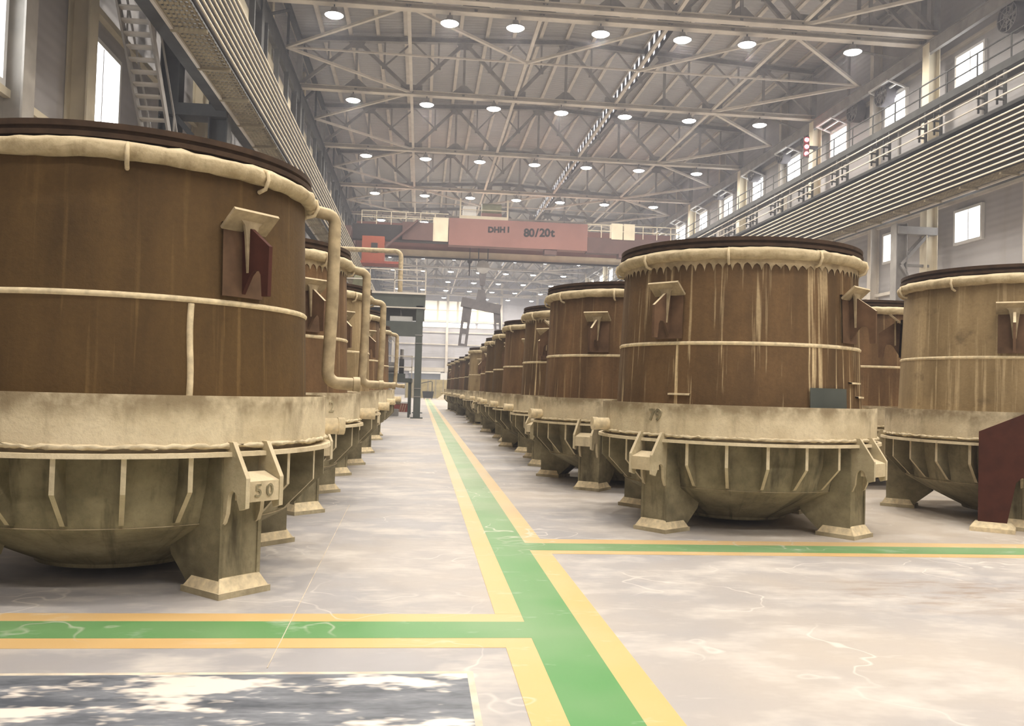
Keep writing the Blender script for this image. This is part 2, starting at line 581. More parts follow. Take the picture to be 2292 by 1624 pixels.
# thin dusty haze hanging in the hall air
hvs = W.node_tree.nodes.new('ShaderNodeVolumeScatter')
hvs.inputs['Color'].default_value = (0.84, 0.87, 1.0, 1)
hvs.inputs['Density'].default_value = 0.0022
hvs.inputs['Anisotropy'].default_value = 0.3
W.node_tree.links.new(hvs.outputs[0], W.node_tree.nodes['World Output'].inputs['Volume'])

# slatted light strip in the roof
vent = tag(MB().box((12.60, 44.0, roof_z(12.6) - 1.45), (12.68, 152.0, roof_z(12.6) - 0.02)).build('window_1', 'rack_brown'), kind='structure')
slit = MB().box((-0.02, -0.16, -0.62), (0.0, 0.16, 0.60)).mesh('pane', 'slit_light')
y = 46.0
while y < 150:
    inst('pane', slit, vent, (12.60, y, roof_z(12.6) - 0.72))
    y += random.choice((1.1, 1.1, 1.3))

# end wall : lit translucent band, slit windows, frame lines, doorway
EW = Y1 - 0.01


def ew(pxx, pyy):
    return at_y(pxx, pyy, Y1)


bx0, bx1, bz0, bz1 = ew(890, 700).x, ew(1113, 700).x, ew(1000, 717).z, ew(1000, 674).z
e = MB().box((bx0, EW - 0.06, bz0), (bx1, EW, bz1)).build('window_2', 'daylight_warm')
tag(e, kind='structure')
for k in range(6):
    x = bx0 + (bx1 - bx0) * k / 5
    MB().box((x - 0.2, EW - 0.16, bz0), (x + 0.2, EW - 0.06, bz1)).build('mullion', 'cream', e)
MB().box((bx0, EW - 0.14, (bz0 + bz1) / 2), (bx1, EW - 0.06, (bz0 + bz1) / 2 + 0.15)).build('rail', 'cream', e)
sz0, sz1 = ew(1000, 732).z, ew(1000, 723).z
e3 = MB().box((bx0, EW - 0.08, sz0 - 0.14), (bx1, EW, sz0)).build('window_3', 'steel')
tag(e3, kind='structure')
for a_, b_ in ((905, 932), (945, 998), (1003, 1064), (1070, 1103)):
    MB().box((ew(a_, 727).x, EW - 0.07, sz0), (ew(b_, 727).x, EW, sz1)).build('pane', 'daylight', e3)
t = 1
for z, h, d in ((bz0 - 0.35, 0.36, 0.5), (ew(1000, 745).z, 0.2, 0.25), (ew(1000, 772).z, 0.2, 0.25), (ew(1000, 802).z, 0.2, 0.25), (ew(1000, 832).z, 0.75, 0.35), (bz1 + 1.5, 0.25, 0.3)):
    tag(MB().box((XL, EW - d, z), (XR, EW, z + h)).build('trim_%d' % t, 'steel_pale'), kind='structure')
    t += 1
for pxx in (880, 1000, 1120, 1200):
    x = ew(pxx, 760).x
    tag(MB().ibeam((x, EW - 0.35, 0), (x, EW - 0.35, 21.5), 0.45, 0.6, 0.04, (0, 1, 0)).build('trim_%d' % t, 'steel_pale'), kind='structure')
    t += 1
dx0, dx1, dz1 = ew(915, 860).x, ew(985, 860).x, ew(965, 836).z
d1 = tag(MB().box((dx0, EW - 0.42, 0), (dx1, EW - 0.36, dz1)).build('door_1', 'door_slate'), kind='structure')
MB().box((dx1, EW - 0.7, 0), (dx1 + 1.2, EW - 0.36, dz1 + 0.2)).build('door_frame', 'white_paint', d1)
MB().box((dx0, EW - 0.7, dz1), (dx1, EW - 0.36, dz1 + 0.35)).build('door_frame', 'white_paint', d1)

# side-wall windows (daylight panes in pale frames)
wn = 4


def side_window(X, yc, zc, w, h, inward, tilt=False):
    global wn
    X += inward * 0.01
    f = MB()
    for a, b, c, d in ((-w / 2 - 0.12, w / 2 + 0.12, h / 2, h / 2 + 0.12), (-w / 2 - 0.12, w / 2 + 0.12, -h / 2 - 0.12, -h / 2),
                       (-w / 2 - 0.12, -w / 2, -h / 2, h / 2), (w / 2, w / 2 + 0.12, -h / 2, h / 2)):
        f.box((min(0, inward * 0.14), a, c), (max(0, inward * 0.14), b, d))
    o = tag(f.build('window_%d' % wn, 'white_paint', None, (X, yc, zc)), kind='structure')
    wn += 1
    MB().box((min(0, inward * 0.05), -w / 2, -h / 2), (max(0, inward * 0.05), w / 2, h / 2)).build('pane', 'daylight', o)
    MB().box((min(0, inward * 0.1), -0.03, -h / 2), (max(0, inward * 0.1), 0.03, h / 2)).build('mullion', 'white_paint', o)
    if tilt:   # top-hung sash swung into the hall
        g = MB()
        c0, c1 = Vector((inward * 0.15, 0, h / 2 + 0.15)), Vector((inward * 1.05, 0, h / 2 + 0.45))
        for yy in (-w / 2, w / 2):
            g.bar(c0 + Vector((0, yy, 0)), c1 + Vector((0, yy, 0)), 0.1, 0.08)
        for k in (0.0, 0.5, 1.0):
            p = c0.lerp(c1, k)
            g.bar(p + Vector((0, -w / 2, 0)), p + Vector((0, w / 2, 0)), 0.1, 0.08)
        g.build('open_sash', 'white_paint', o)
    return o


for i in range(20):
    side_window(XR, 36.5 + 6.18 * i, 16.4, 1.9, 1.75, -1, tilt=i > 0)
side_window(XR, 36.5, 9.45, 1.8, 1.35, -1)
side_window(XR, 42.7, 9.45, 1.8, 1.35, -1)
side_window(XL, 23.1, 8.6, 2.2, 2.6, 1)
side_window(XL, 17.0, 8.6, 1.6, 2.6, 1)
for i in range(12):
    side_window(XL, 42.7 + 6.18 * i, 16.4, 1.9, 1.75, 1)
tag(MB().box((-7.85, 8.0, 13.0), (-7.78, 162.0, 17.4)).build('trim_90', 'cream'), kind='structure')  # added cream board; its pale tone stands in for the lit wall
# girts and wall posts
for X, s in ((XL, 1), (XR, -1)):
    for z in (7.0, 10.6, 15.1, 17.7):
        a, b = (X, X + s * 0.18) if s > 0 else (X + s * 0.18, X)
        tag(MB().box((a, Y0, z), (b, Y1, z + 0.16)).build('trim_%d' % t, 'steel_pale' if X > 0 else 'cream'), kind='structure')
        t += 1
for y in (18.1, 21.3, 32.2, 44.4, 56.5):
    tag(MB().ibeam((XL + 0.26, y, 0), (XL + 0.26, y, 21.4), 0.52, 0.5, 0.04, (1, 0, 0)).build('trim_%d' % t, 'cream' if y > 20 else 'steel'), kind='structure')
    t += 1
for y in (32.2, 44.4, 56.5, 68.6, 80.7):
    tag(MB().ibeam((XR - 0.26, y, 0), (XR - 0.26, y, 21.4), 0.35, 0.5, 0.04, (1, 0, 0)).build('trim_%d' % t, 'steel_pale'), kind='structure')
    t += 1

# ------------------------------------------------------------------ roof trusses and lamps
BZ = 18.42                       # bottom chord centre height
TX0, TX1 = -7.4, 23.1
BN = (-7.4, -1.05, 4.95, 10.9, 16.8, 23.1)
TN = [(a + b) / 2 for a, b in zip(BN, BN[1:])]


def top_z(x):
    return roof_z(x) - 0.42


def make_truss():
    T = empty('roof_truss')
    MB().ibeam((TX0, 0, BZ), (TX1, 0, BZ), 0.42, 0.26, 0.04).build('bottom_chord', 'steel_pale', T)
    tc = MB()
    tc.ibeam((TX0, 0, top_z(TX0)), (XM, 0, top_z(XM)), 0.34, 0.30, 0.04)
    tc.ibeam((XM, 0, top_z(XM)), (TX1, 0, top_z(TX1)), 0.34, 0.30, 0.04)
    tc.build('top_chord', 'steel_mid', T)

    def mem(name, p, q, w):
        MB().bar(p, q, w, w * 0.9, (0, 1, 0)).build(name, 'steel_mid', T)

    for i, xt in enumerate(TN):
        for xb in (BN[i], BN[i + 1]):
            p, q = Vector((xb, 0, BZ + 0.1)), Vector((xt, 0, top_z(xt) - 0.1))
            mem('diagonal', p, q, 0.19)
            m = (p + q) / 2
            mem('strut', m, (m.x, 0, top_z(m.x) - 0.1), 0.10)
            mem('strut', m, (xb, 0, top_z(xb) - 0.1), 0.09)
            MB().box((m.x - 0.14, -0.03, m.z - 0.16), (m.x + 0.14, 0.03, m.z + 0.12)).build('gusset_plate', 'steel_mid', T)
        mem('post', (xt, 0, BZ), (xt, 0, top_z(xt)), 0.14)
        MB().prism([(-0.75, 0.1), (0.75, 0.1), (0.16, 0.62), (-0.16, 0.62)], 0.04, ((xt, 0, BZ), (1, 0, 0), (0, 0, 1), (0, 1, 0))).build('gusset_plate', 'steel_mid', T)
        MB().prism([(-0.5, 0), (0.5, 0), (0.3, -0.4), (-0.3, -0.4)], 0.04, ((xt, 0, top_z(xt) - 0.1), (1, 0, 0), (0, 0, 1), (0, 1, 0))).build('gusset_plate', 'steel_mid', T)
    for xb in BN[1:-1]:
        MB().prism([(-0.62, 0.1), (0.62, 0.1), (0.62, 0.5), (-0.62, 0.5)], 0.04, ((xb, 0, BZ), (1, 0, 0), (0, 0, 1), (0, 1, 0))).build('gusset_plate', 'steel_mid', T)
    for xb in (TX0, TX1):
        mem('post', (xb, 0, BZ - 0.1), (xb, 0, top_z(xb)), 0.3)
    return tag(T, 'grey steel roof truss with lamps hung under its bottom chord', 'roof truss', 'trusses across the hall roof')


def make_lamp():
    L = empty('high_bay_lamp')
    MB().path([(0, 0, 0), (0, 0, -0.22)], 0.03, 6).build('hanger', 'steel_dark', L)
    MB().lathe([[(0.0, -0.16), (0.13, -0.16)], [(0.13, -0.16), (0.16, -0.30), (0.40, -0.44)], [(0.40, -0.44), (0.41, -0.50)]], 18).build('housing', 'steel_mid', L)
    MB().lathe([[(0.0, -0.60), (0.18, -0.585), (0.32, -0.55), (0.40, -0.49), (0.40, -0.44)]], 18).build('lens', 'lamp_glass', L)
    ld = bpy.data.lights.new('lamp_light', 'AREA')
    ld.shape = 'DISK'
    ld.size = 0.7
    ld.energy = LAMP_W
    ld.color = LAMP_COL
    lo = bpy.data.objects.new('lamp_light', ld)
    COL.objects.link(lo)
    lo.parent = L
    lo.location = (0, 0, -0.64)
    return tag(L, 'bright round lamp hanging under a roof truss', 'ceiling lamp', 'high bay lamps under the trusses')


T_Y = [-9.9, 2.1, 14.2, 26.3, 37.75, 38.85, 50.4, 62.5, 74.6, 86.7, 98.8, 110.9, 123.0, 135.1, 147.2, 159.3]
ORD = ('first', 'second', 'third', 'fourth', 'fifth', 'sixth', 'seventh', 'eighth', 'ninth', 'tenth', 'eleventh', 'twelfth', 'thirteenth', 'fourteenth', 'fifteenth', 'sixteenth')
FRONT = [y for y in reversed(T_Y) if y < 70]
BACK = [y for y in T_Y if y > 70]


def rank(y):
    return (ORD[FRONT.index(y)] + ' truss in front of the crane') if y < 70 else (ORD[BACK.index(y)] + ' truss behind the crane')


T0, L0 = make_truss(), make_lamp()
first_lamp = True
for i, ty in enumerate(T_Y):
    T = T0 if i == 0 else copy_tree(T0)
    T.location = (0, ty, 0)
    T['label'] = 'grey steel roof truss, the ' + rank(ty)
    if ty == 37.75:
        continue
    xs = (-4.35, -0.15, 3.73, 7.7, 11.5, 15.4, 19.75)
    if ty == 38.85:
        xs = (-4.3, 0.79, 3.75, 7.65, 11.47, 14.54, 19.68)
    for q, x in enumerate(xs):
        L = L0 if first_lamp else copy_tree(L0)
        first_lamp = False
        L.location = (x, ty, BZ - 0.12)
        L['label'] = '%s lamp from left wall under the %s' % (ORD[q], rank(ty))

# bracing in the plane of the bottom chords
br = empty('roof_bracing', (0, 0, 0))
tag(br, 'pale steel rods bracing the roof trusses to each other', 'bracing')


def rod(p, q, w=0.16):
    MB().bar(p, q, w, w * 0.8).build('rod', 'steel_pale', br)


zb = BZ + 0.02
bays = [(14.2, 26.3), (26.3, 37.75), (38.85, 50.4), (50.4, 62.5), (62.5, 74.6), (74.6, 86.7), (86.7, 98.8), (98.8, 110.9), (110.9, 123.0), (123.0, 135.1), (135.1, 147.2), (147.2, 159.3)]
for a, b in bays:
    m = (a + b) / 2
    for x in BN[1:-1]:
        rod((x, a, zb + 0.12), (x, b, zb + 0.12), 0.17)
    for yy in (a, b):
        rod((TX0 + 0.15, m, zb), (-1.05, yy, zb), 0.15)
        rod((TX1 - 0.15, m, zb), (16.8, yy, zb), 0.17)
    if a in (38.85, 74.6):
        rod((TX0, m, zb), (TX1, m, zb), 0.10)
        rod((-1.05, a, zb), (4.95, m, zb), 0.16)
        rod((4.95, m, zb), (10.9, a, zb), 0.16)
        rod((10.9, m, zb), (16.8, a, zb), 0.16)

# eave beams carrying the truss ends
for X in (TX0, TX1):
    o = MB().box((X - 0.1, Y0, 17.45 if X < 0 else 17.7), (X + 0.1, Y1, 18.18)).box((X - 0.2, Y0, 18.18), (X + 0.2, Y1, 18.22)).ibeam((X, Y0, 21.0), (X, Y1, 21.0), 0.25, 0.3, 0.03)
    k = 0
    for yy in range(-14, 162, 6):
        o.bar((X, yy, 18.1), (X, yy + (3 if k % 2 else -3) + 3, 20.9), 0.12, 0.12)
        k += 1
    o = o.build('eave_beam', 'steel_dark' if X < 0 else 'steel_mid')
    tag(o, 'dark steel eave beam along the left wall joining truss ends' if X < 0 else 'grey steel eave beam along the right wall joining truss ends', 'beam')

# ------------------------------------------------------------------ columns
def make_column(s, y):
    """s=-1 left wall, +1 right wall; inner leg under the runway, outer leg up to the truss"""
    xi, xo = (-6.1, -7.5) if s < 0 else (21.8, 23.25)
    C = empty('steel_column', ((xi + xo) / 2, y, 0))
    mt = 'steel_dark' if s < 0 else 'steel_mid'
    cx = (xi + xo) / 2
    MB().ibeam((xi - cx, 0, 0), (xi - cx, 0, 9.7), 0.5, 0.55, 0.04, (1, 0, 0)).build('inner_leg', mt, C)
    MB().ibeam((xo - cx, 0, 0), (xo - cx, 0, 18.2), 0.55, 0.55, 0.04, (1, 0, 0)).build('outer_leg', 'cream' if s > 0 else mt, C)
    zs = (0.6, 3.0, 5.4, 7.8, 9.4)
    for i in range(4):
        a, b = (xi, xo) if i % 2 else (xo, xi)
        for dy in (-0.2, 0.2):
            MB().bar((a - cx, dy, zs[i]), (b - cx, dy, zs[i + 1]), 0.14, 0.10, (0, 1, 0)).build('brace', mt, C)
        MB().bar((xi - cx, 0, zs[i]), (xo - cx, 0, zs[i]), 0.12, 0.12).build('brace', mt, C)
    MB().box((-0.95, -0.35, 9.2), (0.95, 0.35, 9.55)).build('shoulder', mt, C)
    MB().box((min(xi, xo) - cx - 0.4, -0.4, 0), (max(xi, xo) - cx + 0.4, 0.4, 0.06)).build('base_plate', mt, C)
    if s < 0:
        tag(C, 'dark lattice column carrying the crane runway by the left wall', 'column', 'columns along the left wall')
    else:
        tag(C, 'pale grey lattice column carrying the crane runway by the right wall', 'column', 'columns along the right wall')
    return C


for s in (-1, 1):
    c0 = make_column(s, 26.3)
    side = 'left' if s < 0 else 'right'
    tone = 'dark' if s < 0 else 'pale grey'
    CYS = (26.3, 38.3, 50.4, 62.5, 74.6, 86.7, 98.8, 110.9, 123.0, 135.1, 147.2, 159.3)
    fr_, bk_ = [y for y in reversed(CYS) if y < 70], [y for y in CYS if y > 70]
    for y in CYS:
        c = c0 if y == 26.3 else copy_tree(c0)
        c.location.y = y
        wh = ORD[fr_.index(y)] + ' in front of the crane' if y < 70 else ORD[bk_.index(y)] + ' behind the crane'
        c['label'] = '%s lattice column by the %s wall, %s' % (tone, side, wh)

# ------------------------------------------------------------------ crane runways
RY0, RY1 = -14.0, 163.0


def make_runway(s):
    def X(d):                      # d = metres outwards from the pipe rack
        return (20.6 + d) if s > 0 else (-4.9 - d)
    Rn = empty('crane_runway', (X(0.8), 0, 0))
    ox = X(0.8)
    ga, gb = (10.05, 11.98) if s > 0 else (9.50, 11.18)     # lowest and highest pipe
    npipe = 10 if s > 0 else 9
    gz = ga - 0.10

    def bx(name, d0, d1, z0, z1, m):
        a, b = sorted((X(d0) - ox, X(d1) - ox))
        return MB().box((a, RY0, z0), (b, RY1, z1)).build(name, m, Rn)

    bx('gap_shade_plate', 0.06, 0.09, gz + 0.04, gb + 0.06, 'rack_brown')  # added near-black sheet that puts shade into the gaps between pipes
    gd = 0.75 if s > 0 else 1.12
    bx('girder_web', gd - 0.03, gd + 0.03, 9.95, 12.5, 'steel_dark')
    bx('girder_flange', gd - 0.28, gd + 0.28, 12.42, 12.55, 'steel_dark')
    bx('crane_rail', gd - 0.05, gd + 0.05, 12.55, 12.70, 'steel_mid')
    bx('edge_beam', 0.90, 1.25, gz - 0.02, gz + 0.42, 'steel_dark')
    bx('edge_angle', 0.82, 0.90, gz - 0.06, gz + 0.06, 'steel_pale')
    for i in range(npipe):
        z = ga + (gb - ga) * i / (npipe - 1)
        MB().path([(X(0.0) - ox, RY0, z), (X(0.0) - ox, RY1, z)], 0.032 if s > 0 else 0.027, 8).build('pipe', 'pipe_pale', Rn)
    # open grating walkway under the girder
    g = MB()
    for i in range(7):
        d = 0.14 + i * 0.11
        a, b = sorted((X(d) - ox, X(d + 0.02) - ox))
        g.box((a, 8.0, gz), (b, 150.0, gz + 0.06))
    y = 8.0
    while y < 150:
        a, b = sorted((X(0.12) - ox, X(0.84) - ox))
        g.box((a, y, gz), (b, y + 0.035, gz + 0.05))
        y += 0.22 if y < 70 else 0.8
    g = g.build('grating', 'grate', Rn)
    g['kind'] = 'stuff'
    yb = 8.0
    a, b = sorted((X(0.10) - ox, X(0.9) - ox))
    sup = MB().box((a, 0, gz - 0.08), (b, 0.10, gz)).mesh('bearer', 'grate')
    while yb < 150:
        inst('bearer', sup, Rn, (0, yb, 0))
        yb += 2.4
    if s > 0:
        # conductor bars on brackets above the girder
        for z in (12.75, 13.15, 13.5):
            MB().bar((X(0.1) - ox, RY0, z), (X(0.1) - ox, RY1, z), 0.05, 0.05).build('conductor_bar', 'steel_pale', Rn)
        bk = MB()
        xa, xb_ = X(0.12) - ox, X(0.5) - ox
        for z in (12.75, 13.15, 13.5):
            bk.bar((xa, 0, z), (xb_, 0, z), 0.08, 0.07)
        bk.bar((xb_, 0, 12.55), (xb_, 0, 13.85), 0.1, 0.1)
        bk.bar((X(0.3) - ox, 0.15, 12.6), (X(0.3) - ox, 0.15, 13.7), 0.06, 0.06)
        bk = bk.mesh('bracket', 'steel_dark')
        y = 10.0
        while y < 150:
            inst('bracket', bk, Rn, (0, y, 0))
            inst('bracket', bk, Rn, (0, y + 1.1, 0))
            y += 4.0
        # walkway and handrail at rail level, on the column side
        bx('walkway', 0.75, 1.65, 14.12, 14.22, 'steel_dark')
        bx('toe_board', 0.72, 0.75, 14.05, 14.35, 'steel_dark')
        for z in (14.75, 15.25):
            MB().bar((X(0.74) - ox, RY0, z), (X(0.74) - ox, RY1, z), 0.045, 0.045).build('handrail', 'steel_dark', Rn)
        ps = MB().bar((0, 0, 14.2), (0, 0, 15.27), 0.045, 0.045).mesh('rail_post', 'steel_dark')
        y = 10.0
        while y < 150:
            inst('rail_post', ps, Rn, (X(0.74) - ox, y, 0))
            y += 2.0
    else:
        bx('walkway', 1.3, 2.2, 12.9, 13.0, 'steel_dark')
        ps = MB().bar((0, 0, 12.9), (0, 0, 17.3), 0.22, 0.16).mesh('screen_post', 'steel_dark')
        y = 12.0
        while y < 150:
            inst('screen_post', ps, Rn, (X(2.35) - ox, y, 0))
            y += 3.0
    hg = MB().bar((X(1.2) - ox, 0, 12.5), (X(1.2) - ox, 0, 14.1 if s > 0 else 12.95), 0.12, 0.12).mesh('prop', 'steel_mid')
    y = 14.2
    while y < 150:
        inst('prop', hg, Rn, (0, y, 0))
        y += 6.05
    tag(Rn, 'crane runway along the right wall with a rack of parallel pipes' if s > 0 else
        'crane runway along the left wall with pipes and open grating underneath', 'crane runway')
    return Rn


make_runway(1)
make_runway(-1)

# big round wall fans high on the right wall
def make_fan():
    o = empty('wall_fan')
    MB().lathe([[(0.62, 0.25), (0.62, 0.75)], [(0.62, 0.75), (0.56, 0.75)], [(0.56, 0.75), (0.52, 0.4), (0.0, 0.4)], [(0.62, 0.25), (0.0, 0.25)]], 24).build('drum', 'fan_dark', o)
    for k in range(6):
        a = k * PI / 3
        MB().prism([(0.08, -0.05), (0.50, -0.13), (0.52, 0.08), (0.08, 0.05)], 0.02,
                   ((0, 0, 0.58), (math.cos(a), math.sin(a), 0), (-math.sin(a), math.cos(a), 0.2), (0, 0, 1))).build('blade', 'steel_mid', o)
    g = MB()
    for r in (0.2, 0.4, 0.6):
        g.path([(r * math.cos(k * PI / 12), r * math.sin(k * PI / 12), 0.77) for k in range(24)], 0.014, 4, closed=True)
    for k in range(4):
        a = k * PI / 4
        g.bar((0.6 * math.cos(a), 0.6 * math.sin(a), 0.77), (-0.6 * math.cos(a), -0.6 * math.sin(a), 0.77), 0.025, 0.025)
    g.build('guard', 'steel_mid', o)
    MB().box((-0.45, -0.12, 0.0), (0.45, 0.12, 0.26)).build('bracket', 'fan_dark', o)
    return tag(o, 'fan', 'wall fan', 'fans high on the right wall')


f0 = make_fan()
fp = [(2255, 38), (1972, 212), (1908, 248), (1802, 312), (1747, 345), (1682, 388), (1640, 408), (1604, 430)]
for k, (a_, b_) in enumerate(fp):
    f = f0 if k == 0 else copy_tree(f0)
    q = at_x(a_, b_, XR - 0.75)
    f.location = (XR - 0.02, q.y, q.z)
    f.rotation_euler = (0, -PI / 2, 0)
    f['label'] = 'large round wall fan, %s of the row counted towards the far end wall' % ORD[k]

# red signal lamps on a right column
p = at_y(1806, 328, 49.75)
sg = empty('signal_light', (p.x, p.y, p.z))
MB().box((-0.18, 0.06, -0.62), (0.18, 0.12, 0.62)).build('back_plate', 'steel_dark', sg)
MB().box((-0.05, 0.12, -0.1), (0.75, 0.20, 0.1)).box((0.60, 0.20, -0.1), (0.75, 0.45, 0.1)).build('bracket', 'steel_dark', sg)
for z in (-0.42, 0, 0.42):
    MB().path([(0, 0.06, z), (0, -0.02, z), (0, -0.08, z)], [0.13, 0.13, 0.06], 12).build('lens', 'signal_red', sg)
tag(sg, 'three stacked red signal lamps fixed to a right wall column', 'signal light')

# ------------------------------------------------------------------ the vessels
def polar(r, a, z):
    return Vector((r * math.cos(a), r * math.sin(a), z))


def frame(a, r=0.0, z=0.0):
    """radial frame: U outwards, V up, N tangential"""
    return (polar(r, a, z), polar(1, a, 0), Vector((0, 0, 1)), Vector((-math.sin(a), math.cos(a), 0)))


def shell_r(z):
    return 1.48 - 0.07 * (z - 1.4) / 1.8


VM = {}
VM['shell'] = MB().lathe([[(shell_r(1.3), 1.3), (shell_r(2.12), 2.12), (shell_r(3.22), 3.22)]], 96).mesh('shell', 'shell_rust')
VM['seam'] = MB().lathe([[(shell_r(2.10), 2.108), (shell_r(2.12) + 0.012, 2.12), (shell_r(2.12) + 0.014, 2.135), (shell_r(2.15), 2.150)]], 96).mesh('weld_seam', 'crust')
rp = []
VM['rim'] = MB().lathe([[(1.40, 3.205), (1.470, 3.205)], [(1.470, 3.205), (1.475, 3.238)], [(1.475, 3.238), (1.435, 3.242)], [(1.435, 3.242), (1.435, 3.268)],
                        [(1.435, 3.268), (1.465, 3.27)], [(1.465, 3.27), (1.468, 3.31)], [(1.468, 3.31), (1.36, 3.318)], [(1.36, 3.318), (1.34, 3.1), (0.0, 3.05)]], 96).mesh('rim_flange', 'rim_dark')


def ring_pipe(seed):
    rnd = random.Random(seed)
    vs = []
    n, m = 96, 10
    mb = MB()
    pts, rad = [], []
    for i in range(n):
        a = 2 * PI * i / n
        pts.append(polar(1.450, a, 3.128))
    b = MB().path(pts, 0.066, m, closed=True)
    out = []
    for q in b.v:                       # lumpy dust crust
        q = Vector(q)
        out.append(q + Vector((rnd.uniform(-1, 1), rnd.uniform(-1, 1), rnd.uniform(-1, 1))) * 0.010)
    b.v = [tuple(q) for q in out]
    return b.mesh('ring_pipe', 'pipe_crust')


VM['pipe'] = ring_pipe(3)
VM['clamp'] = MB().path([polar(1.43, 0, 3.19), polar(1.515, 0, 3.16), polar(1.53, 0, 3.10), polar(1.50, 0, 3.03), polar(1.43, 0, 3.01)], 0.016, 6).mesh('pipe_clamp', 'crust')
# hanging drips of crust under the ring pipe
dr = MB()
rnd = random.Random(5)
k = 86
for i in range(k):
    a0, a1 = 2 * PI * i / k, 2 * PI * (i + 1) / k
    w_ = a1 - a0
    tl = 2.965 - rnd.uniform(-0.01, 0.04)
    tr_ = 2.965 - rnd.uniform(-0.01, 0.04)
    hh = 3.02 + rnd.uniform(-0.012, 0.012)
    r0, r1 = shell_r(3.05) + 0.012, shell_r(2.93) + 0.005
    dr.add([polar(r0, a0, 3.09), polar(r0, a1, 3.09), polar(r1, a1, tr_), polar(r0, a1 - 0.22 * w_, hh - 0.02), polar(r0, (a0 + a1) / 2, hh), polar(r0, a0 + 0.22 * w_, hh - 0.02), polar(r1, a0, tl)],
           [(0, 6, 5, 4, 3, 2, 1)], True)
VM['drips'] = dr.mesh('drip_crust', 'dusty_plate')
VM['skirt'] = MB().lathe([[(1.46, 1.37), (1.635, 1.37)], [(1.635, 1.37), (1.635, 1.443)], [(1.635, 1.443), (1.655, 1.443)], [(1.655, 1.443), (1.655, 1.10)],
                          [(1.655, 1.10), (1.660, 1.078)], [(1.660, 1.078), (1.52, 1.078)], [(1.58, 1.078), (1.58, 1.04)]], 96).mesh('skirt', 'caked_skirt')
cl = []
rnd = random.Random(11)
for i in range(240):
    cl.append(polar(1.658, 2 * PI * i / 240, 1.088))
cb_ = MB().path(cl, 0.015, 6, closed=True)
cb_.v = [tuple(Vector(q) + Vector((rnd.uniform(-1, 1), rnd.uniform(-1, 1), rnd.uniform(-1.2, 1.2))) * 0.010) for q in cb_.v]
VM['crust_line'] = cb_.mesh('crust_line', 'edge_pale')
VM['base_flange'] = MB().lathe([[(1.40, 1.045), (1.705, 1.045)], [(1.705, 1.045), (1.708, 1.012)], [(1.708, 1.012), (1.40, 1.012)]], 96).mesh('base_flange', 'caked_skirt')
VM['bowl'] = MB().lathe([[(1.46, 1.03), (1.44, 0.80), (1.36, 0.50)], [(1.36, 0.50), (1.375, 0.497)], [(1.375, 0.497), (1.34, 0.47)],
                         [(1.34, 0.47), (1.08, 0.33), (0.82, 0.20), (0.64, 0.115)], [(0.64, 0.115), (0.63, 0.085), (0.55, 0.07)], [(0.55, 0.07), (0.0, 0.065)]], 96).mesh('bowl', 'caked_shaded')
VM['rib'] = MB().prism([(1.43, 1.012), (1.655, 1.012), (1.655, 0.77), (1.42, 0.53), (1.37, 0.52)], 0.034, frame(0), 1).mesh('rib', ('caked_shaded', 'edge_pale'))


def leg_meshes():
    fr = frame(0)
    d = {}
    m = MB()
    fo, ft = 1.60, 0.165
    # outer face plate, two tapering side plates that run inward to the bowl
    m.prism([(fo - 0.03, 0.13), (fo, 0.13), (fo, 0.66), (fo - 0.03, 0.66)], 2 * ft, fr)
    m.prism([(fo - 0.03, 0.62), (fo, 0.62), (fo + 0.02, 1.0), (fo - 0.02, 1.0)], 0.26, fr)
    side = [(fo + 0.012, 0.045), (fo + 0.012, 0.60), (fo + 0.012, 0.70), (fo, 1.0), (1.46, 1.0), (1.36, 0.5), (1.00, 0.30), (1.02, 0.24), (1.25, 0.045)]
    for sgn in (-1, 1):
        o, u, v, n = fr
        m.prism(side, 0.03, (Vector(o) + Vector(n) * (sgn * ft), u, v, n))
    m.prism([(1.25, 0.045), (1.28, 0.045), (1.05, 0.26), (1.02, 0.24)], 2 * ft, fr)
    d['leg'] = m.mesh('leg', 'caked_shaded')
    d['foot_plate'] = MB().box((1.225, -0.225, 0.0), (1.685, 0.225, 0.045)).mesh('foot_plate', 'caked')
    ds = MB()
    lo = [(1.24, -0.215), (1.67, -0.215), (1.67, 0.215), (1.24, 0.215)]
    hi = [(1.30, -0.172), (1.615, -0.172), (1.615, 0.172), (1.30, 0.172)]
    ds.add([(x_, y_, 0.045) for x_, y_ in lo] + [(x_, y_, 0.135) for x_, y_ in hi], [(0, 1, 5, 4), (1, 2, 6, 5), (2, 3, 7, 6), (3, 0, 4, 7), (4, 5, 6, 7)], False)
    d['dust_heap'] = ds.mesh('dust_heap', 'crust')
    arch = [(1.60 + 0.055 * math.cos(t) + 0.115, 0.70 + 0.07 * math.sin(t)) for t in [PI * i / 6 for i in range(7)]]
    ck = [(1.585, 1.0), (1.64, 1.115), (1.70, 1.115), (1.865, 0.87), (1.865, 0.66), (1.80, 0.64)] + arch + [(1.65, 0.60), (1.62, 0.53), (1.585, 0.50)]
    d['cheek'] = MB().prism(ck, 0.034, fr, 1).mesh('cheek_plate', ('caked', 'edge_pale'))
    bl = MB().box((1.70, -0.13, 0.70), (1.858, 0.13, 0.845))
    bl.add([(1.70, -0.13, 0.845), (1.858, -0.13, 0.845), (1.858, 0.13, 0.845), (1.70, 0.13, 0.845), (1.70, -0.12, 0.90), (1.70, 0.12, 0.90)],
           [(0, 1, 4), (1, 2, 5, 4), (2, 3, 5), (3, 0, 4, 5)])
    d['block'] = bl.mesh('lifting_block', 'caked_skirt')
    return d


LEG = leg_meshes()


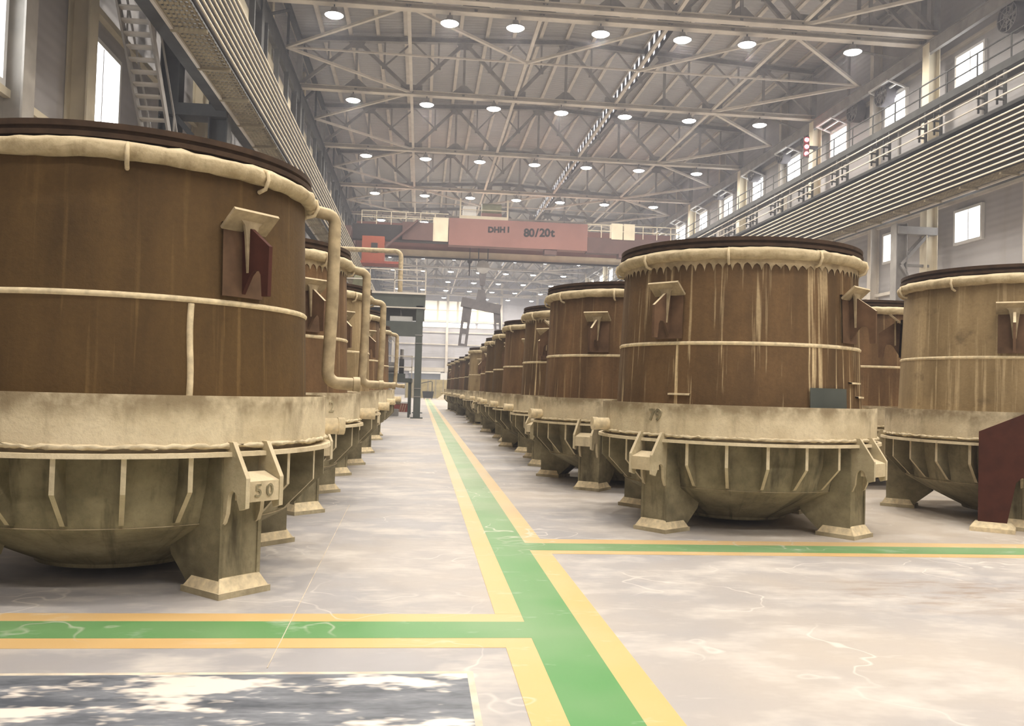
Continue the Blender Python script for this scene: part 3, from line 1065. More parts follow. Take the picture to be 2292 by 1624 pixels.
def lug_meshes():
    fr = frame(0)
    d = {}
    d['pad'] = MB().lathe([[(shell_r(2.72), 2.73), (shell_r(2.72) + 0.03, 2.73)], [(shell_r(2.72) + 0.03, 2.73), (shell_r(2.18) + 0.03, 2.18)],
                           [(shell_r(2.18) + 0.03, 2.18), (shell_r(2.18), 2.18)]], 10, -0.125, 0.125).mesh('backing_plate', 'lug_dark')
    hook = [(1.44, 2.70), (1.56, 2.69), (1.765, 2.545), (1.765, 2.18), (1.70, 2.18), (1.68, 2.34), (1.655, 2.375), (1.60, 2.375), (1.56, 2.34), (1.47, 2.19)]
    d['hook'] = MB().prism(hook, 0.032, fr).mesh('lug_hook', 'lug_dark')
    o, u, v, n = [Vector(q) for q in fr]
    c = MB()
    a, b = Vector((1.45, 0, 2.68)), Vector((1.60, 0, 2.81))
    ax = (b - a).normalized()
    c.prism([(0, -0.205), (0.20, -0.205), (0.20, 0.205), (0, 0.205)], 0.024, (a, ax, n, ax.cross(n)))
    d['canopy'] = c.mesh('canopy_plate', 'dusty_plate')  # paler than the hook: the lit underside is put into the colour
    d['gusset'] = MB().prism([(-0.105, 2.755), (-0.065, 2.715), (-0.05, 2.64), (-0.02, 2.36), (0.02, 2.36), (0.05, 2.64), (0.065, 2.715), (0.105, 2.755)], 0.022,
                             (Vector((1.535, 0, 0)), n, v, u)).mesh('gusset', 'dusty_plate')
    return d


LUG = lug_meshes()
VM['stub'] = MB().path([(1.60, 0, 1.165), (1.80, 0, 1.165)], 0.075, 14).path([(1.80, 0, 1.165), (1.86, 0, 1.165)], 0.080, 14).mesh('stub_pipe', 'crust')


def drain_mesh():
    pts = [Vector((1.45, 0, 3.118)), Vector((1.60, 0, 3.09))]
    c = Vector((1.60, 0, 3.00))
    for i in range(1, 7):
        t = PI / 2 * (1 - i / 6)
        pts.append(c + Vector((0.09 * math.cos(t), 0, 0.09 * math.sin(t))))
    pts.append(Vector((1.69, 0, 2.3)))
    pts.append(Vector((1.67, 0, 1.66)))
    c = Vector((1.77, 0, 1.66))
    for i in range(1, 7):
        t = PI + PI / 2 * i / 6
        pts.append(c + Vector((0.10 * math.cos(t), 0, 0.10 * math.sin(t))))
    pts.append(Vector((1.94, 0, 1.555)))
    m = MB().path(pts, 0.056, 12)
    m.path([(1.90, 0, 1.555), (1.96, 0, 1.555)], 0.066, 12)
    return m.mesh('drain_pipe', 'dusty_plate')


VM['drain'] = drain_mesh()


def make_vessel(x, y, rot, label, shell='shell_rust', detail=2, stub=0.0, drain=None, drips=False, lugs=(0, 1, 2, 3), lug_mat=None):
    """rot turns the legs; local leg azimuths 45,135,225,315 deg"""
    V = empty('rusty_vessel', (x, y, 0), rot)
    sh = inst('shell', VM['shell'], V)
    setmat(sh, shell)
    inst('weld_seam', VM['seam'], V)
    inst('rim_flange', VM['rim'], V)
    pp = inst('ring_pipe', VM['pipe'], V)
    sk = inst('skirt', VM['skirt'], V)
    inst('base_flange', VM['base_flange'], V)
    if detail > 0:
        inst('crust_line', VM['crust_line'], V)
    inst('bowl', VM['bowl'], V)
    inst('stub_pipe', VM['stub'], V, rz=stub)
    if detail > 0:
        for k in range(9):
            inst('pipe_clamp', VM['clamp'], pp, rz=k * 2 * PI / 9 + 0.1 - rot)
    if drips:
        inst('drip_crust', VM['drips'], V)
    if drain is not None:
        inst('drain_pipe', VM['drain'], V, rz=drain)
    for k in range(24):
        if k % 6 != 3:
            inst('rib', VM['rib'], V, rz=k * PI / 12)
    for k in range(4):
        a = PI / 4 + k * PI / 2
        lg = inst('leg', LEG['leg'], V, rz=a)
        inst('foot_plate', LEG['foot_plate'], lg)
        bl = inst('lifting_block', LEG['block'], lg)
        for sgn in (-1, 1):
            inst('cheek_plate', LEG['cheek'], lg, (0, sgn * 0.147, 0))
        if detail > 0:
            inst('dust_heap', LEG['dust_heap'], lg)
        if k in lugs:
            h = inst('lug', LUG['hook'], V, rz=a + 0.03)
            inst('backing_plate', LUG['pad'], h)
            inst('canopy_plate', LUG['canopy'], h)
            inst('gusset', LUG['gusset'], h)
            if lug_mat:
                setmat(h, lug_mat)
    tag(V, label, 'vessel', 'rusty process vessels standing in rows')
    return V, sk, sh


DEG = PI / 180
V_L1, SK_L1, SH_L1 = make_vessel(-2.47, 7.70, 3 * DEG, 'dark brown vessel with a vertical weld bead, beside the left branch of the green walkway',
                                 'shell_brown', 2, 0.25, 0.16, lug_mat='lug_red')
# vertical weld bead on its wall
vb = MB()
for a0 in (-1.03,):
    vb.path([polar(shell_r(z) + 0.004, a0 + 0.004 * math.sin(z * 9), z) for z in [1.40 + 0.07 * i for i in range(11)]], 0.024, 6)
vb.build('weld_bead', 'crust', V_L1)
V_L2, SK_L2, _ = make_vessel(-2.45, 11.85, 0 * DEG, 'second vessel of the drain-pipe row, right behind the dark brown one', 'shell_rust', 2, 0.1, 0.12, drips=True)
make_vessel(-2.42, 16.4, -3 * DEG, 'third vessel of the drain-pipe row, a paler tan one', 'shell_pale', 2, 0.1, 0.10)
make_vessel(-2.45, 21.3, 6 * DEG, 'fourth vessel of the drain-pipe row', 'shell_rust', 1, 0.0, None)
make_vessel(-2.42, 26.4, 2 * DEG, 'fifth vessel of the drain-pipe row, next to the steel platform', 'shell_rust', 1, 0.0, 0.08)

V_R1, SK_R1, SH_R1 = make_vessel(3.95, 10.70, -8 * DEG, 'streaked vessel numbered 79 behind the right branch of the walkway', 'shell_streak', 2, PI + 0.22, None, drips=True)
make_vessel(8.24, 11.45, 7.5 * DEG, 'pale tan vessel with dark blotches behind the dark red stand', 'shell_pale', 2, PI + 0.75, None, lugs=(0, 1, 2))
make_vessel(8.2, 16.1, 5 * DEG, 'brown vessel tucked between the pale tan one and the one numbered 79', 'shell_rust', 1, PI, None)
RC = [(3.62, 14.95, 9, 'shell_rust', 'first'), (3.65, 18.8, -4, 'shell_streak', 'second'), (3.6, 22.8, 6, 'shell_rust', 'third'), (3.65, 26.6, 0, 'shell_brown', 'fourth'),
      (3.7, 30.6, 12, 'shell_brown', 'fifth'), (3.8, 34.5, -6, 'shell_rust', 'sixth'), (3.55, 38.4, 3, 'shell_pale', 'seventh'), (3.75, 42.3, 8, 'shell_rust', 'eighth'),
      (3.75, 46.2, -5, 'shell_brown', 'ninth'), (3.6, 49.9, 10, 'shell_rust', 'tenth'), (3.5, 53.7, 0, 'shell_brown', 'eleventh'), (3.4, 57.6, 4, 'shell_rust', 'twelfth'), (3.3, 61.5, -8, 'shell_brown', 'thirteenth')]
for x, y, r, m, w in RC:
    make_vessel(x, y, r * DEG, '%s vessel behind the one numbered 79, along the walkway' % w, m, 2 if y < 20 else (1 if y < 32 else 0), PI + 0.1, None, drips=(y in (18.8, 34.5)))


# raised writing
def text_mesh(name, body, size, m, extrude=0.008, font_bold=0.0):
    cu = bpy.data.curves.new(name, 'FONT')
    cu.body = body
    cu.size = size
    cu.extrude = extrude
    cu.offset = font_bold
    cu.resolution_u = 3
    cu.align_x = 'CENTER'
    cu.align_y = 'CENTER'
    tmp = bpy.data.objects.new(name, cu)
    COL.objects.link(tmp)
    dg = bpy.context.evaluated_depsgraph_get()
    me = bpy.data.meshes.new_from_object(tmp.evaluated_get(dg))
    bpy.data.objects.remove(tmp)
    me.materials.clear()
    me.materials.append(MAT[m])
    return me


def on_drum(part, me, r, az, z):
    """wrap flat lettering round a drum of radius r at local azimuth az"""
    for v in me.vertices:
        a = az + v.co.x / r
        rr = r + v.co.z
        v.co = (rr * math.cos(a), rr * math.sin(a), z + v.co.y)
    o = bpy.data.objects.new(me.name, me)
    COL.objects.link(o)
    o.parent = part
    return o


def px_of(P):
    d = Vector(P) - Vector((0, 0, EYE))
    w = d.dot(fw)
    return 1146 + F_PX * d.dot(R_) / w, 812 - F_PX * d.dot(U_) / w


def az_at(V, r, z, target):
    """local azimuth on the camera side of vessel V that is seen at image column target"""
    best = None
    for i in range(720):
        a = i * PI / 360
        P = V.location + polar(r, a + V.rotation_euler.z, z)
        if (P - V.location).dot(Vector((P.x, P.y, 0))) > 0:
            continue
        e_ = abs(px_of(P)[0] - target)
        if best is None or e_ < best[0]:
            best = (e_, a)
    return best[1]


for ch, pxx in (('7', 1459), ('9', 1473)):
    on_drum(SK_R1, text_mesh('digit', ch, 0.185, 'caked_shaded', 0.014, 0.004), 1.655, az_at(V_R1, 1.655, 1.30, pxx), 1.305)
on_drum(SK_L2, text_mesh('digit', '2', 0.19, 'caked', 0.010, 0.003), 1.655, az_at(V_L2, 1.655, 1.30, 742), 1.27)
# welded number on the lifting block of the dark brown vessel's front leg
for ch, dx in (('5', -0.055), ('0', 0.045)):
    me = text_mesh('digit', ch, 0.13, 'caked_shaded', 0.007, 0.002)
    for v in me.vertices:
        v.co = (1.860 + v.co.z, dx + v.co.x, 0.775 + v.co.y)
    lg = [c for c in V_L1.children if c.name.startswith('leg')][3]
    bl = [c for c in lg.children if c.name.startswith('lifting_block')][0]
    o = bpy.data.objects.new('digit', me)
    COL.objects.link(o)
    o.parent = bl

# dark patch plate and small ledges welded to the wall of the streaked vessel
MB().lathe([[(1.49, 1.66), (1.505, 1.66)], [(1.505, 1.66), (1.515, 1.40)]], 10, -1.55 + 8 * DEG + 0.18, -1.55 + 8 * DEG + 0.56).build('patch_plate', 'plat_green', V_R1)
for a, z in ((-0.83, 1.72), (-0.70, 1.56), (-2.35, 1.54)):
    a += 8 * DEG
    MB().lathe([[(1.47, z), (1.515, z)], [(1.515, z), (1.515, z + 0.018)], [(1.515, z + 0.018), (1.46, z + 0.022)]], 6, a - 0.09, a + 0.09).build('ledge', 'crust', V_R1)

# dark red plate stand in front of the leg of the pale vessel
ga = (225 + 7.5) * DEG
gr, nd_ = Vector((math.cos(ga), math.sin(ga), 0)), Vector((math.cos(ga), math.sin(ga), 0))
ud = Vector((-math.sin(ga), math.cos(ga), 0))
g0 = Vector((8.24, 11.45, 0)) + gr * 1.93
dd = ray(2190, 1060)
uu = (dd * ((g0.dot(nd_)) / dd.dot(nd_)) - g0).dot(ud)       # left edge of the plate seen at that pixel
gs = empty('plate_stand', (g0.x, g0.y, 0))
prof = [(0, 0.10), (0, 1.20), (0.56, 1.47), (1.10, 1.47), (1.10, 0.10), (0.80, 0.10), (0.72, 0.60), (0.66, 0.66), (0.46, 0.66), (0.40, 0.60), (0.31, 0.10)]
MB().prism([(uu + a, b) for a, b in prof], 0.035, ((0, 0, 0), ud, (0, 0, 1), nd_)).build('upright_plate', 'lug_red', gs)
MB().prism([(uu + 0.56, 1.44), (uu + 1.10, 1.44), (uu + 1.10, 1.47), (uu + 0.56, 1.47)], 0.16, (nd_ * 0.02, ud, (0, 0, 1), nd_)).build('cap_plate', 'lug_dark', gs)
for u0 in (uu + 0.16, uu + 0.95):
    m = MB()
    c = ud * u0 + nd_ * 0.0
    a_, b_ = ud * 0.24, nd_ * 0.14
    lo = [c - a_ - b_, c + a_ - b_, c + a_ + b_, c - a_ + b_]
    hi = [c - a_ * 0.8 - b_ * 0.6, c + a_ * 0.8 - b_ * 0.6, c + a_ * 0.8 + b_ * 0.6, c - a_ * 0.8 + b_ * 0.6]
    m.add([q + Vector((0, 0, z)) for z, ring in ((0, lo), (0.05, lo), (0.11, hi)) for q in ring],
          [(0, 1, 5, 4), (1, 2, 6, 5), (2, 3, 7, 6), (3, 0, 4, 7), (4, 5, 9, 8), (5, 6, 10, 9), (6, 7, 11, 10), (7, 4, 8, 11), (8, 9, 10, 11), (3, 2, 1, 0)])
    m.build('foot', 'crust', gs)
tag(gs, 'dark red steel plate stand with an arched cut-out on pale dusty feet', 'stand')

# ------------------------------------------------------------------ overhead crane
CY = 70.0
CR = empty('overhead_crane', (XM, CY, 12.70))


def cb(name, x0, x1, y0, y1, z0, z1, m, parent=None):
    par = parent or CR
    return MB().box((x0 - XM, y0 - CY, z0 - 12.70), (x1 - XM, y1 - CY, z1 - 12.70)).build(name, m, par)


def px(pxx, pyy, Y=CY):
    return at_y(pxx, pyy, Y)


gp = cb('main_girder', 1.85, 13.0, 69.3, 70.4, 12.85, 15.0, 'crane_red')
def crane_text(txt, px0, px1, pyy, size, bold):
    for i, ch in enumerate(txt):
        q = px(px0 + (px1 - px0) * i / (len(txt) - 1), pyy)
        o = bpy.data.objects.new('letter', text_mesh('letter', ch, size, 'marking', 0.01, bold))
        COL.objects.link(o)
        o.parent = gp
        o.location = (q.x - XM, 69.28 - CY, q.z - 12.70)
        o.rotation_euler = (PI / 2, 0, 0)


crane_text('DHHI', 1097, 1136, 518, 0.62, 0.03)
crane_text('80/20t', 1176, 1234, 525, 0.90, 0.03)
cb('girder_end', -5.7, 1.85, 69.5, 70.4, 13.05, 14.25, 'crane_dark')
cb('girder_end', 13.0, 20.9, 69.5, 70.4, 12.75, 14.0, 'crane_brown')
cb('girder_step', -1.8, 0.6, 69.2, 70.3, 13.1, 14.5, 'crane_brown')
cb('switch_cabinet', 0.6, 1.8, 69.4, 70.3, 13.1, 15.0, 'cream')
cb('switch_cabinet', 15.0, 15.9, 69.4, 70.2, 13.9, 15.2, 'cream')
cb('switch_cabinet', 16.0, 16.9, 69.4, 70.2, 13.9, 15.2, 'cream')
cb('main_girder', -5.7, 21.1, 73.4, 74.5, 12.75, 15.15, 'crane_red')
cb('lower_beam', -3.5, 20.5, 73.2, 73.4, 12.35, 12.95, 'cream')
cb('lower_rail', -3.5, 20.5, 73.0, 73.2, 12.22, 12.36, 'crane_dark')
for x0 in (-6.37, 21.0):
    cb('end_carriage', x0, x0 + 0.7, 67.8, 76.2, 12.95, 13.75, 'crane_brown')
    for y in (68.4, 70.4, 73.6, 75.6):
        MB().disc((x0 + 0.35 - XM, y - CY, 0.30), 0.30, (1, 0, 0), 16, 0.12).build('wheel', 'steel_mid', CR)
# walkway rails on the near girder
for x0, x1, z0 in ((-5.0, 1.8, 14.25), (13.0, 20.8, 14.0)):
    for dz in (0.55, 1.05):
        MB().bar((x0 - XM, 69.45 - CY, z0 + dz - 12.7), (x1 - XM, 69.45 - CY, z0 + dz - 12.7), 0.05, 0.05).build('handrail', 'cream', CR)
    x = x0
    while x <= x1:
        MB().bar((x - XM, 69.45 - CY, z0 - 12.7), (x - XM, 69.45 - CY, z0 + 1.07 - 12.7), 0.05, 0.05).build('rail_post', 'cream', CR)
        x += 1.15
# stair between girder and cabin
MB().bar((-3.4 - XM, 69.0 - CY, -0.6), (-0.6 - XM, 69.0 - CY, 1.9), 0.5, 0.14).build('stair', 'crane_brown', CR)
# cab
cabx0, cabx1 = px(813, 560).x, px(862, 560).x
cab = cb('cab', cabx0, cabx1, 68.4, 70.2, px(830, 590).z, px(830, 535).z, 'crane_orange')
cb('cab_window', cabx0 + 0.7, cabx0 + 1.2, 68.37, 68.4, px(830, 572).z, px(830, 550).z, 'crane_dark', cab)
cb('cab_hanger', cabx0 + 0.3, cabx1 - 0.2, 69.0, 69.8, px(830, 537).z, 13.2, 'crane_dark', cab)
cb('cab_floor', cabx0 - 0.1, cabx1 + 1.4, 68.2, 70.3, px(830, 590).z - 0.18, px(830, 590).z, 'barrier_red', cab)
# trolley on top
tr = cb('trolley', px(1030, 485).x, px(1139, 485).x, 70.6, 73.2, 14.98, 15.5, 'cream')
cb('trolley_motor', px(1038, 470).x, px(1068, 470).x, 71.0, 72.0, 15.5, 16.35, 'white_paint', tr)
MB().disc((px(1103, 468).x - XM, 71.5 - CY, 3.5), 0.52, (1, 0, 0), 18, 1.6).build('rope_drum', 'dull_green', tr)
cb('drum_frame', px(1080, 468).x, px(1126, 468).x, 71.1, 71.9, 15.5, 15.9, 'crane_red', tr)
for pxx in (1031, 1138):
    q = px(pxx, 480).x
    MB().bar((q - XM, 70.7 - CY, 2.7), (q - XM, 70.7 - CY, 4.2), 0.12, 0.12).build('trolley_post', 'cream', tr)
for zz in (3.3,):
    MB().bar((px(1031, 480).x - XM, 70.65 - CY, zz), (px(1138, 480).x - XM, 70.65 - CY, zz), 0.05, 0.05).build('trolley_rail', 'cream', tr)
for pxx in (1230, 1395):
    q = px(pxx, 570).x
    cb('underslung_bracket', q - 0.5, q + 0.5, 69.4, 70.3, 12.45, 12.85, 'crane_brown')
tag(CR, 'red overhead travelling crane marked 80/20t spanning the hall', 'crane')

# hook block, spreader beam
HY = 71.5
hb = empty('hook_block', (px(1081, 598, HY).x, HY, px(1081, 598, HY).z))
hx, hz = hb.location.x, hb.location.z
for dx in (-0.38, 0.38):
    for dy in (-0.12, 0.12):
        MB().path([(dx, dy, 0.1), (dx, dy, 12.9 - hz + 2.0)], 0.035, 6).build('wire_rope', 'crane_dark', hb)
MB().disc((0, 0, 0), 0.55, (0, 1, 0), 24, 0.34).build('sheave', 'steel_mid', hb)
MB().prism([(-0.34, -0.25), (0.34, -0.25), (0.24, -1.0), (0.20, -1.5), (-0.20, -1.5), (-0.24, -1.0)], 0.3, ((0, 0, 0), (1, 0, 0), (0, 0, 1), (0, 1, 0))).build('block_frame', 'fan_dark', hb)
MB().path([(0, 0, -1.4), (0.0, 0, -1.75), (0.16, 0, -1.95), (0.10, 0, -2.2), (-0.1, 0, -2.25), (-0.25, 0, -2.08)], 0.09, 8).build('hook', 'fan_dark', hb)
tag(hb, 'dark round hook block hanging on wire ropes from the crane', 'hook block')

sx0, sx1 = px(1033, 668, HY), px(1120, 686, HY)
sp = empty('lifting_spreader', ((sx0.x + sx1.x) / 2, HY, px(1030, 775, HY).z))
bx0 = Vector((sx0.x - sp.location.x, 0, sx0.z - sp.location.z - 0.25))
bx1 = Vector((sx1.x - sp.location.x, 0, sx1.z - sp.location.z - 0.25))
MB().bar(bx0, bx1, 0.55, 0.75).build('cross_beam', 'fan_dark', sp)
m = (bx0 + bx1) / 2
top = Vector((hx - sp.location.x, 0, hz - sp.location.z - 1.85))
MB().prism([(-0.45, 0.3), (0.45, 0.3), (0.26, (top - m).z), (-0.26, (top - m).z)], 0.35, (m, (1, 0, 0), (0, 0, 1), (0, 1, 0))).build('yoke', 'fan_dark', sp)


def arm(p, q, w):
    p, q = Vector(p), Vector(q)
    d = q - p
    ax = Vector((d.z, 0, -d.x)).normalized()
    mb = MB()
    for sgn in (-1, 1):
        mb.bar(p + ax * sgn * w * 0.36, q + ax * sgn * w * 0.36, 0.3, w * 0.28, ax)
    for k0, k1 in ((0.0, 0.38), (0.56, 0.68), (0.94, 1.0)):
        mb.bar(p + d * k0, p + d * k1, 0.3, w * 0.46, ax)
    mb.build('arm', 'fan_dark', sp)


L_ = lambda q: (q.x - sp.location.x, 0, q.z - sp.location.z)
arm(L_(px(1046, 688, HY)), L_(px(1035, 774, HY)), 0.72)
arm(L_(px(1112, 692, HY)), L_(px(1116, 772, HY)), 0.55)
tag(sp, 'dark steel lifting spreader with two slotted arms under the hook', 'spreader')
# auxiliary hook
ah = empty('auxiliary_hook', (px(1051, 590, HY).x, HY, px(1051, 590, HY).z))
MB().path([(0, 0, 0.2), (0, 0, 12.9 - ah.location.z + 2.1)], 0.03, 6).build('wire_rope', 'crane_dark', ah)
MB().disc((0, 0, 0.2), 0.2, (0, 1, 0), 14, 0.2).build('sheave', 'crane_dark', ah)
MB().path([(0, 0, 0.1), (0, 0, -1.0)], 0.06, 8).build('shank', 'crane_dark', ah)
tag(ah, 'small auxiliary hook on a thin rope beside the main hook block', 'hook')

# ------------------------------------------------------------------ steel platform left of the walkway
PY = 43.2
PF = empty('steel_platform', (-3.6, PY + 4, 0))
ofx, ofy = -3.6, PY + 4


def pb(name, x0, x1, y0, y1, z0, z1, m, parent=None):
    return MB().box((x0 - ofx, y0 - ofy, z0), (x1 - ofx, y1 - ofy, z1)).build(name, m, parent or PF)


for x, y in ((-0.15, PY), (-4.6, PY), (-0.15, PY + 8.5), (-4.6, PY + 8.5)):
    c = MB().ibeam((x - ofx, y - ofy, 0), (x - ofx, y - ofy, 5.5), 0.34, 0.34, 0.03, (0, 1, 0)).build('column', 'plat_green', PF)
    for z in (1.05, 1.45, 3.65, 4.05):
        MB().box((x - ofx - 0.19, y - ofy - 0.19, z), (x - ofx + 0.19, y - ofy + 0.19, z + 0.03)).build('stiffener', 'steel_mid', c)
    MB().box((x - ofx - 0.3, y - ofy - 0.3, 0), (x - ofx + 0.3, y - ofy + 0.3, 0.05)).build('base_plate', 'plat_green', c)
pb('deck_beam', -5.2, 0.1, PY - 0.17, PY + 0.17, 5.40, 6.05, 'plat_green')
pb('deck_beam', -5.2, 0.1, PY + 8.3, PY + 8.6, 5.40, 6.05, 'plat_green')
pb('deck', -5.2, 0.12, PY - 0.2, PY + 8.7, 6.05, 6.12, 'steel_mid')
pb('edge_strip', -5.2, 0.14, PY - 0.22, PY - 0.17, 5.36, 5.42, 'steel_pale')
pb('edge_strip', -5.2, 0.14, PY - 0.22, PY - 0.19, 6.04, 6.14, 'steel_pale')
pb('control_room', -5.1, -1.1, PY + 0.4, PY + 4.0, 4.7, 5.40, 'steel_dark')
pb('middle_beam', -5.2, -0.32, PY - 0.15, PY + 0.15, 4.0, 4.72, 'plat_green')
pb('bright_window_box', -1.6, -0.5, PY + 0.3, PY + 0.9, 4.75, 5.0, 'white_paint')  # added white box standing in for a bright window behind
for z in (6.72, 7.24):
    MB().bar((-5.2 - ofx, PY - 0.18 - ofy, z), (0.1 - ofx, PY - 0.18 - ofy, z), 0.05, 0.05).build('handrail', 'steel_pale', PF)
    MB().bar((0.1 - ofx, PY - 0.18 - ofy, z), (0.1 - ofx, PY + 8.6 - ofy, z), 0.05, 0.05).build('handrail', 'steel_pale', PF)
for x in (-5.2, -3.9, -2.6, -1.4, 0.1):
    MB().bar((x - ofx, PY - 0.18 - ofy, 6.1), (x - ofx, PY - 0.18 - ofy, 7.25), 0.05, 0.05).build('rail_post', 'steel_pale', PF)
# low service deck
pb('service_deck', -2.6, -0.45, PY + 0.6, PY + 6, 1.75, 1.95, 'plat_green')
for x in (-2.5, -0.55):
    for y in (PY + 0.8, PY + 5.8):
        pb('service_post', x - 0.06, x + 0.06, y - 0.06, y + 0.06, 0, 1.75, 'plat_green')
for z in (2.5, 3.05):
    MB().bar((-2.6 - ofx, PY + 0.62 - ofy, z), (-0.45 - ofx, PY + 0.62 - ofy, z), 0.045, 0.045).build('handrail', 'steel_pale', PF)
for x in (-2.6, -1.9, -1.2, -0.45):
    MB().bar((x - ofx, PY + 0.62 - ofy, 1.95), (x - ofx, PY + 0.62 - ofy, 3.07), 0.045, 0.045).build('rail_post', 'steel_pale', PF)
tag(PF, 'dark green-grey two level steel platform with handrails by the walkway', 'platform')

# pump on the low deck
pu = empty('pump_unit', (-1.35, PY + 2.4, 1.95))
MB().box((-0.55, -0.4, 0), (0.55, 0.4, 0.25)).build('skid', 'plat_green', pu)
MB().path([(-0.45, 0, 0.55), (0.15, 0, 0.55)], 0.28, 14).build('motor', 'steel_mid', pu)
MB().disc((0.35, 0, 0.6), 0.42, (1, 0, 0), 18, 0.24).build('casing', 'steel_dark', pu)
MB().path([(0.35, 0, 0.9), (0.35, 0, 1.5)], 0.09, 8).build('outlet', 'steel_mid', pu)
tag(pu, 'dark grey pump with motor on the low deck of the platform', 'pump')
# vent pipes
vp = MB()
a = [(-1.15, PY + 0.3, 6.12), (-1.15, PY + 0.3, 7.9)]
for i in range(1, 6):
    t = PI / 2 * i / 5
    a.append((-1.45 + 0.30 * math.cos(t), PY + 0.3, 7.9 + 0.30 * math.sin(t)))
a += [(-3.3, PY + 0.3, 8.2), (-5.0, PY + 0.3, 8.2), (-5.12, PY + 0.3, 8.05), (-5.12, PY + 0.3, 6.12)]
vp.path(a, 0.12, 10)
tag(vp.build('vent_pipe', 'dusty_plate'), 'dusty pipe bridging over the platform deck from end to end', 'pipe')
# greenish hopper on deck
hp = empty('hopper', (-3.1, PY + 1.5, 6.12))
MB().add([(-0.55, -0.5, 0), (0.55, -0.5, 0), (0.55, 0.5, 0), (-0.55, 0.5, 0), (-0.35, -0.35, 0.9), (0.2, -0.35, 0.9), (0.2, 0.35, 0.9), (-0.35, 0.35, 0.9)],
         [(3, 2, 1, 0), (4, 5, 6, 7), (0, 1, 5, 4), (1, 2, 6, 5), (2, 3, 7, 6), (3, 0, 4, 7)]).build('body', 'dull_green', hp)
MB().box((-0.6, -0.55, 0), (0.6, 0.55, 0.08)).build('flange', 'cream', hp)
MB().bar((0.2, 0, 0.9), (0.45, 0, 0.5), 0.3, 0.05).build('lid', 'dull_green', hp)
tag(hp, 'dull green hopper with sloping sides on the platform deck', 'hopper')
# red striped barrier
p0, p1 = at_z(877, 921), at_z(914, 921)
ba = empty('barrier_block', ((p0.x + p1.x) / 2, p0.y, 0))
wd = abs(p1.x - p0.x)
MB().box((-wd / 2, 0, 0), (wd / 2, 0.6, 0.52)).build('body', 'barrier_red', ba)
MB().box((-wd / 2 - 0.02, -0.02, 0.52), (wd / 2 + 0.02, 0.62, 0.62)).build('cap', 'white_paint', ba)
for k in range(4):
    x = -wd / 2 + 0.52 + k * 0.14
    if x + 0.1 < wd / 2:
        MB().prism([(x - 0.1, 0.02), (x - 0.05, 0.02), (x + 0.07, 0.5), (x + 0.02, 0.5)], 0.01, ((0, -0.005, 0), (1, 0, 0), (0, 0, 1), (0, 1, 0))).build('stripe', 'dusty_plate', ba)
tag(ba, 'dark red block with a white cap and slanted stripes under the platform', 'barrier')
# machinery under the platform
for i, (x, y, s) in enumerate(((-1.6, PY + 3.0, 1.0), (-2.6, PY + 1.0, 0.8), (-2.2, PY + 5.5, 0.9))):
    mc = empty('valve_station', (x, y, 0))
    MB().box((-0.5 * s, -0.4, 0), (0.5 * s, 0.4, 0.35)).build('plinth', 'steel_mid', mc)
    MB().path([(-0.6 * s, 0, 0.75), (0.6 * s, 0, 0.75)], 0.16, 10).build('pipe', 'dusty_plate', mc)
    MB().path([(0, 0, 0.35), (0, 0, 1.3 * s)], 0.11, 10).build('riser', 'steel_dark', mc)
    MB().path([(0.22 * math.cos(k * PI / 6), 0.22 * math.sin(k * PI / 6), 1.3 * s) for k in range(12)], 0.02, 5, closed=True).build('hand_wheel', 'steel_dark', mc)
    tag(mc, ('tallest', 'shortest', 'middle-sized')[i] + ' grey valve with hand wheel on a plinth under the platform', 'valve', 'valves under the platform')

# ------------------------------------------------------------------ things at the far end
tp = empty('canvas_screen', (at_y(956, 880, 117.0).x, 117.0, 0))
for k in range(6):
    x = -2.9 + k * 1.0
    MB().box((x, -0.03 * (k % 2), 0.05), (x + 0.97, 0.06 - 0.03 * (k % 2), 2.55)).build('panel', 'tarp', tp)
    MB().box((x - 0.04, -0.06, 0), (x + 0.04, 0.08, 2.6)).build('post', 'steel_mid', tp)
tag(tp, 'yellowish canvas screen of six panels by the far doorway', 'screen')
bn = empty('black_bin', (at_y(958, 880, 113.0).x, 113.0, 0))
MB().add([(-0.6, -0.5, 0.15), (0.6, -0.5, 0.15), (0.6, 0.5, 0.15), (-0.6, 0.5, 0.15), (-0.75, -0.6, 1.0), (0.75, -0.6, 1.0), (0.75, 0.6, 1.0), (-0.75, 0.6, 1.0)],
         [(3, 2, 1, 0), (4, 5, 6, 7), (0, 1, 5, 4), (1, 2, 6, 5), (2, 3, 7, 6), (3, 0, 4, 7)]).build('body', 'black_gear', bn)
for dx in (-0.5, 0.5):
    for dy in (-0.4, 0.4):
        MB().disc((dx, dy, 0.1), 0.1, (1, 0, 0), 10, 0.06).build('wheel', 'black_gear', bn)
MB().path([(0.5, -0.5, 1.0), (0.5, -0.5, 2.2), (0.3, -0.5, 2.3), (-0.9, -0.5, 2.0)], 0.06, 6).build('hoist_arm', 'black_gear', bn)
tag(bn, 'black wheeled bin with a hoist arm at the end of the walkway', 'bin')
sd = MB()
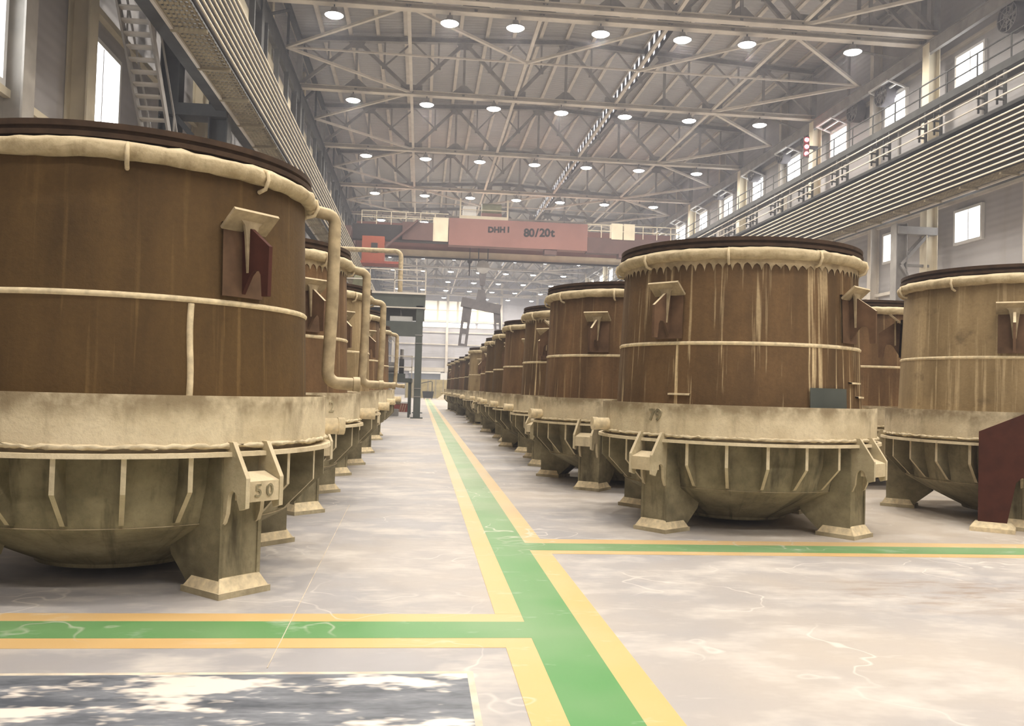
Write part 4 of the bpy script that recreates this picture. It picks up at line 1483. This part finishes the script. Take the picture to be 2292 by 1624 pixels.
rnd = random.Random(2)
vs, fs = [], []
n = 16
for j, (r, z) in enumerate(((1.9, 0.0), (1.3, 0.5), (0.6, 1.05), (0.12, 1.3))):
    for i in range(n):
        a = 2 * PI * i / n
        rr = r * rnd.uniform(0.85, 1.12)
        vs.append((rr * math.cos(a), rr * math.sin(a), z))
for j in range(3):
    for i in range(n):
        fs.append((j * n + i, j * n + (i + 1) % n, (j + 1) * n + (i + 1) % n, (j + 1) * n + i))
fs.append(tuple(range(3 * n, 4 * n)))
sd.add(vs, fs, True)
so = sd.build('sand_heap', 'sand', None, (at_y(992, 888, 109.0).x + 1.0, 109.0, 0))
tag(so, 'low heap of pale sand at the end of the vessel row', 'sand heap')

# ------------------------------------------------------------------ stair by the left wall
st = empty('access_stair', (-6.5, 25.3, 0))
a0, a1 = Vector((0, 0.15, 3.0)), Vector((0, -8.1, 12.6))
wdt = 0.62
for sgn in (-1, 1):
    MB().bar(a0 + Vector((sgn * wdt / 2, 0, 0)), a1 + Vector((sgn * wdt / 2, 0, 0)), 0.05, 0.22).build('stringer', 'steel_mid', st)
    MB().bar(a0 + Vector((sgn * wdt / 2, 0, 0.95)), a1 + Vector((sgn * wdt / 2, 0, 0.95)), 0.04, 0.04).build('handrail', 'steel_mid', st)
trd = MB().box((-wdt / 2, -0.11, -0.02), (wdt / 2, 0.11, 0.02)).mesh('tread', 'steel')
nn = 44
for k in range(nn):
    q = a0.lerp(a1, (k + 0.5) / nn)
    inst('tread', trd, st, q)
for k in range(0, nn, 9):
    q = a0.lerp(a1, (k + 0.5) / nn)
    for sgn in (-1, 1):
        MB().bar(q + Vector((sgn * wdt / 2, 0, 0)), q + Vector((sgn * wdt / 2, 0, 0.95)), 0.035, 0.035).build('rail_post', 'steel_mid', st)
for sgn in (-1, 1):
    MB().bar((sgn * wdt / 2, 0.15, 0), (sgn * wdt / 2, 0.15, 3.1), 0.08, 0.08).build('prop', 'steel_mid', st)
tag(st, 'steep grey metal stair with open treads by the left wall', 'stair')
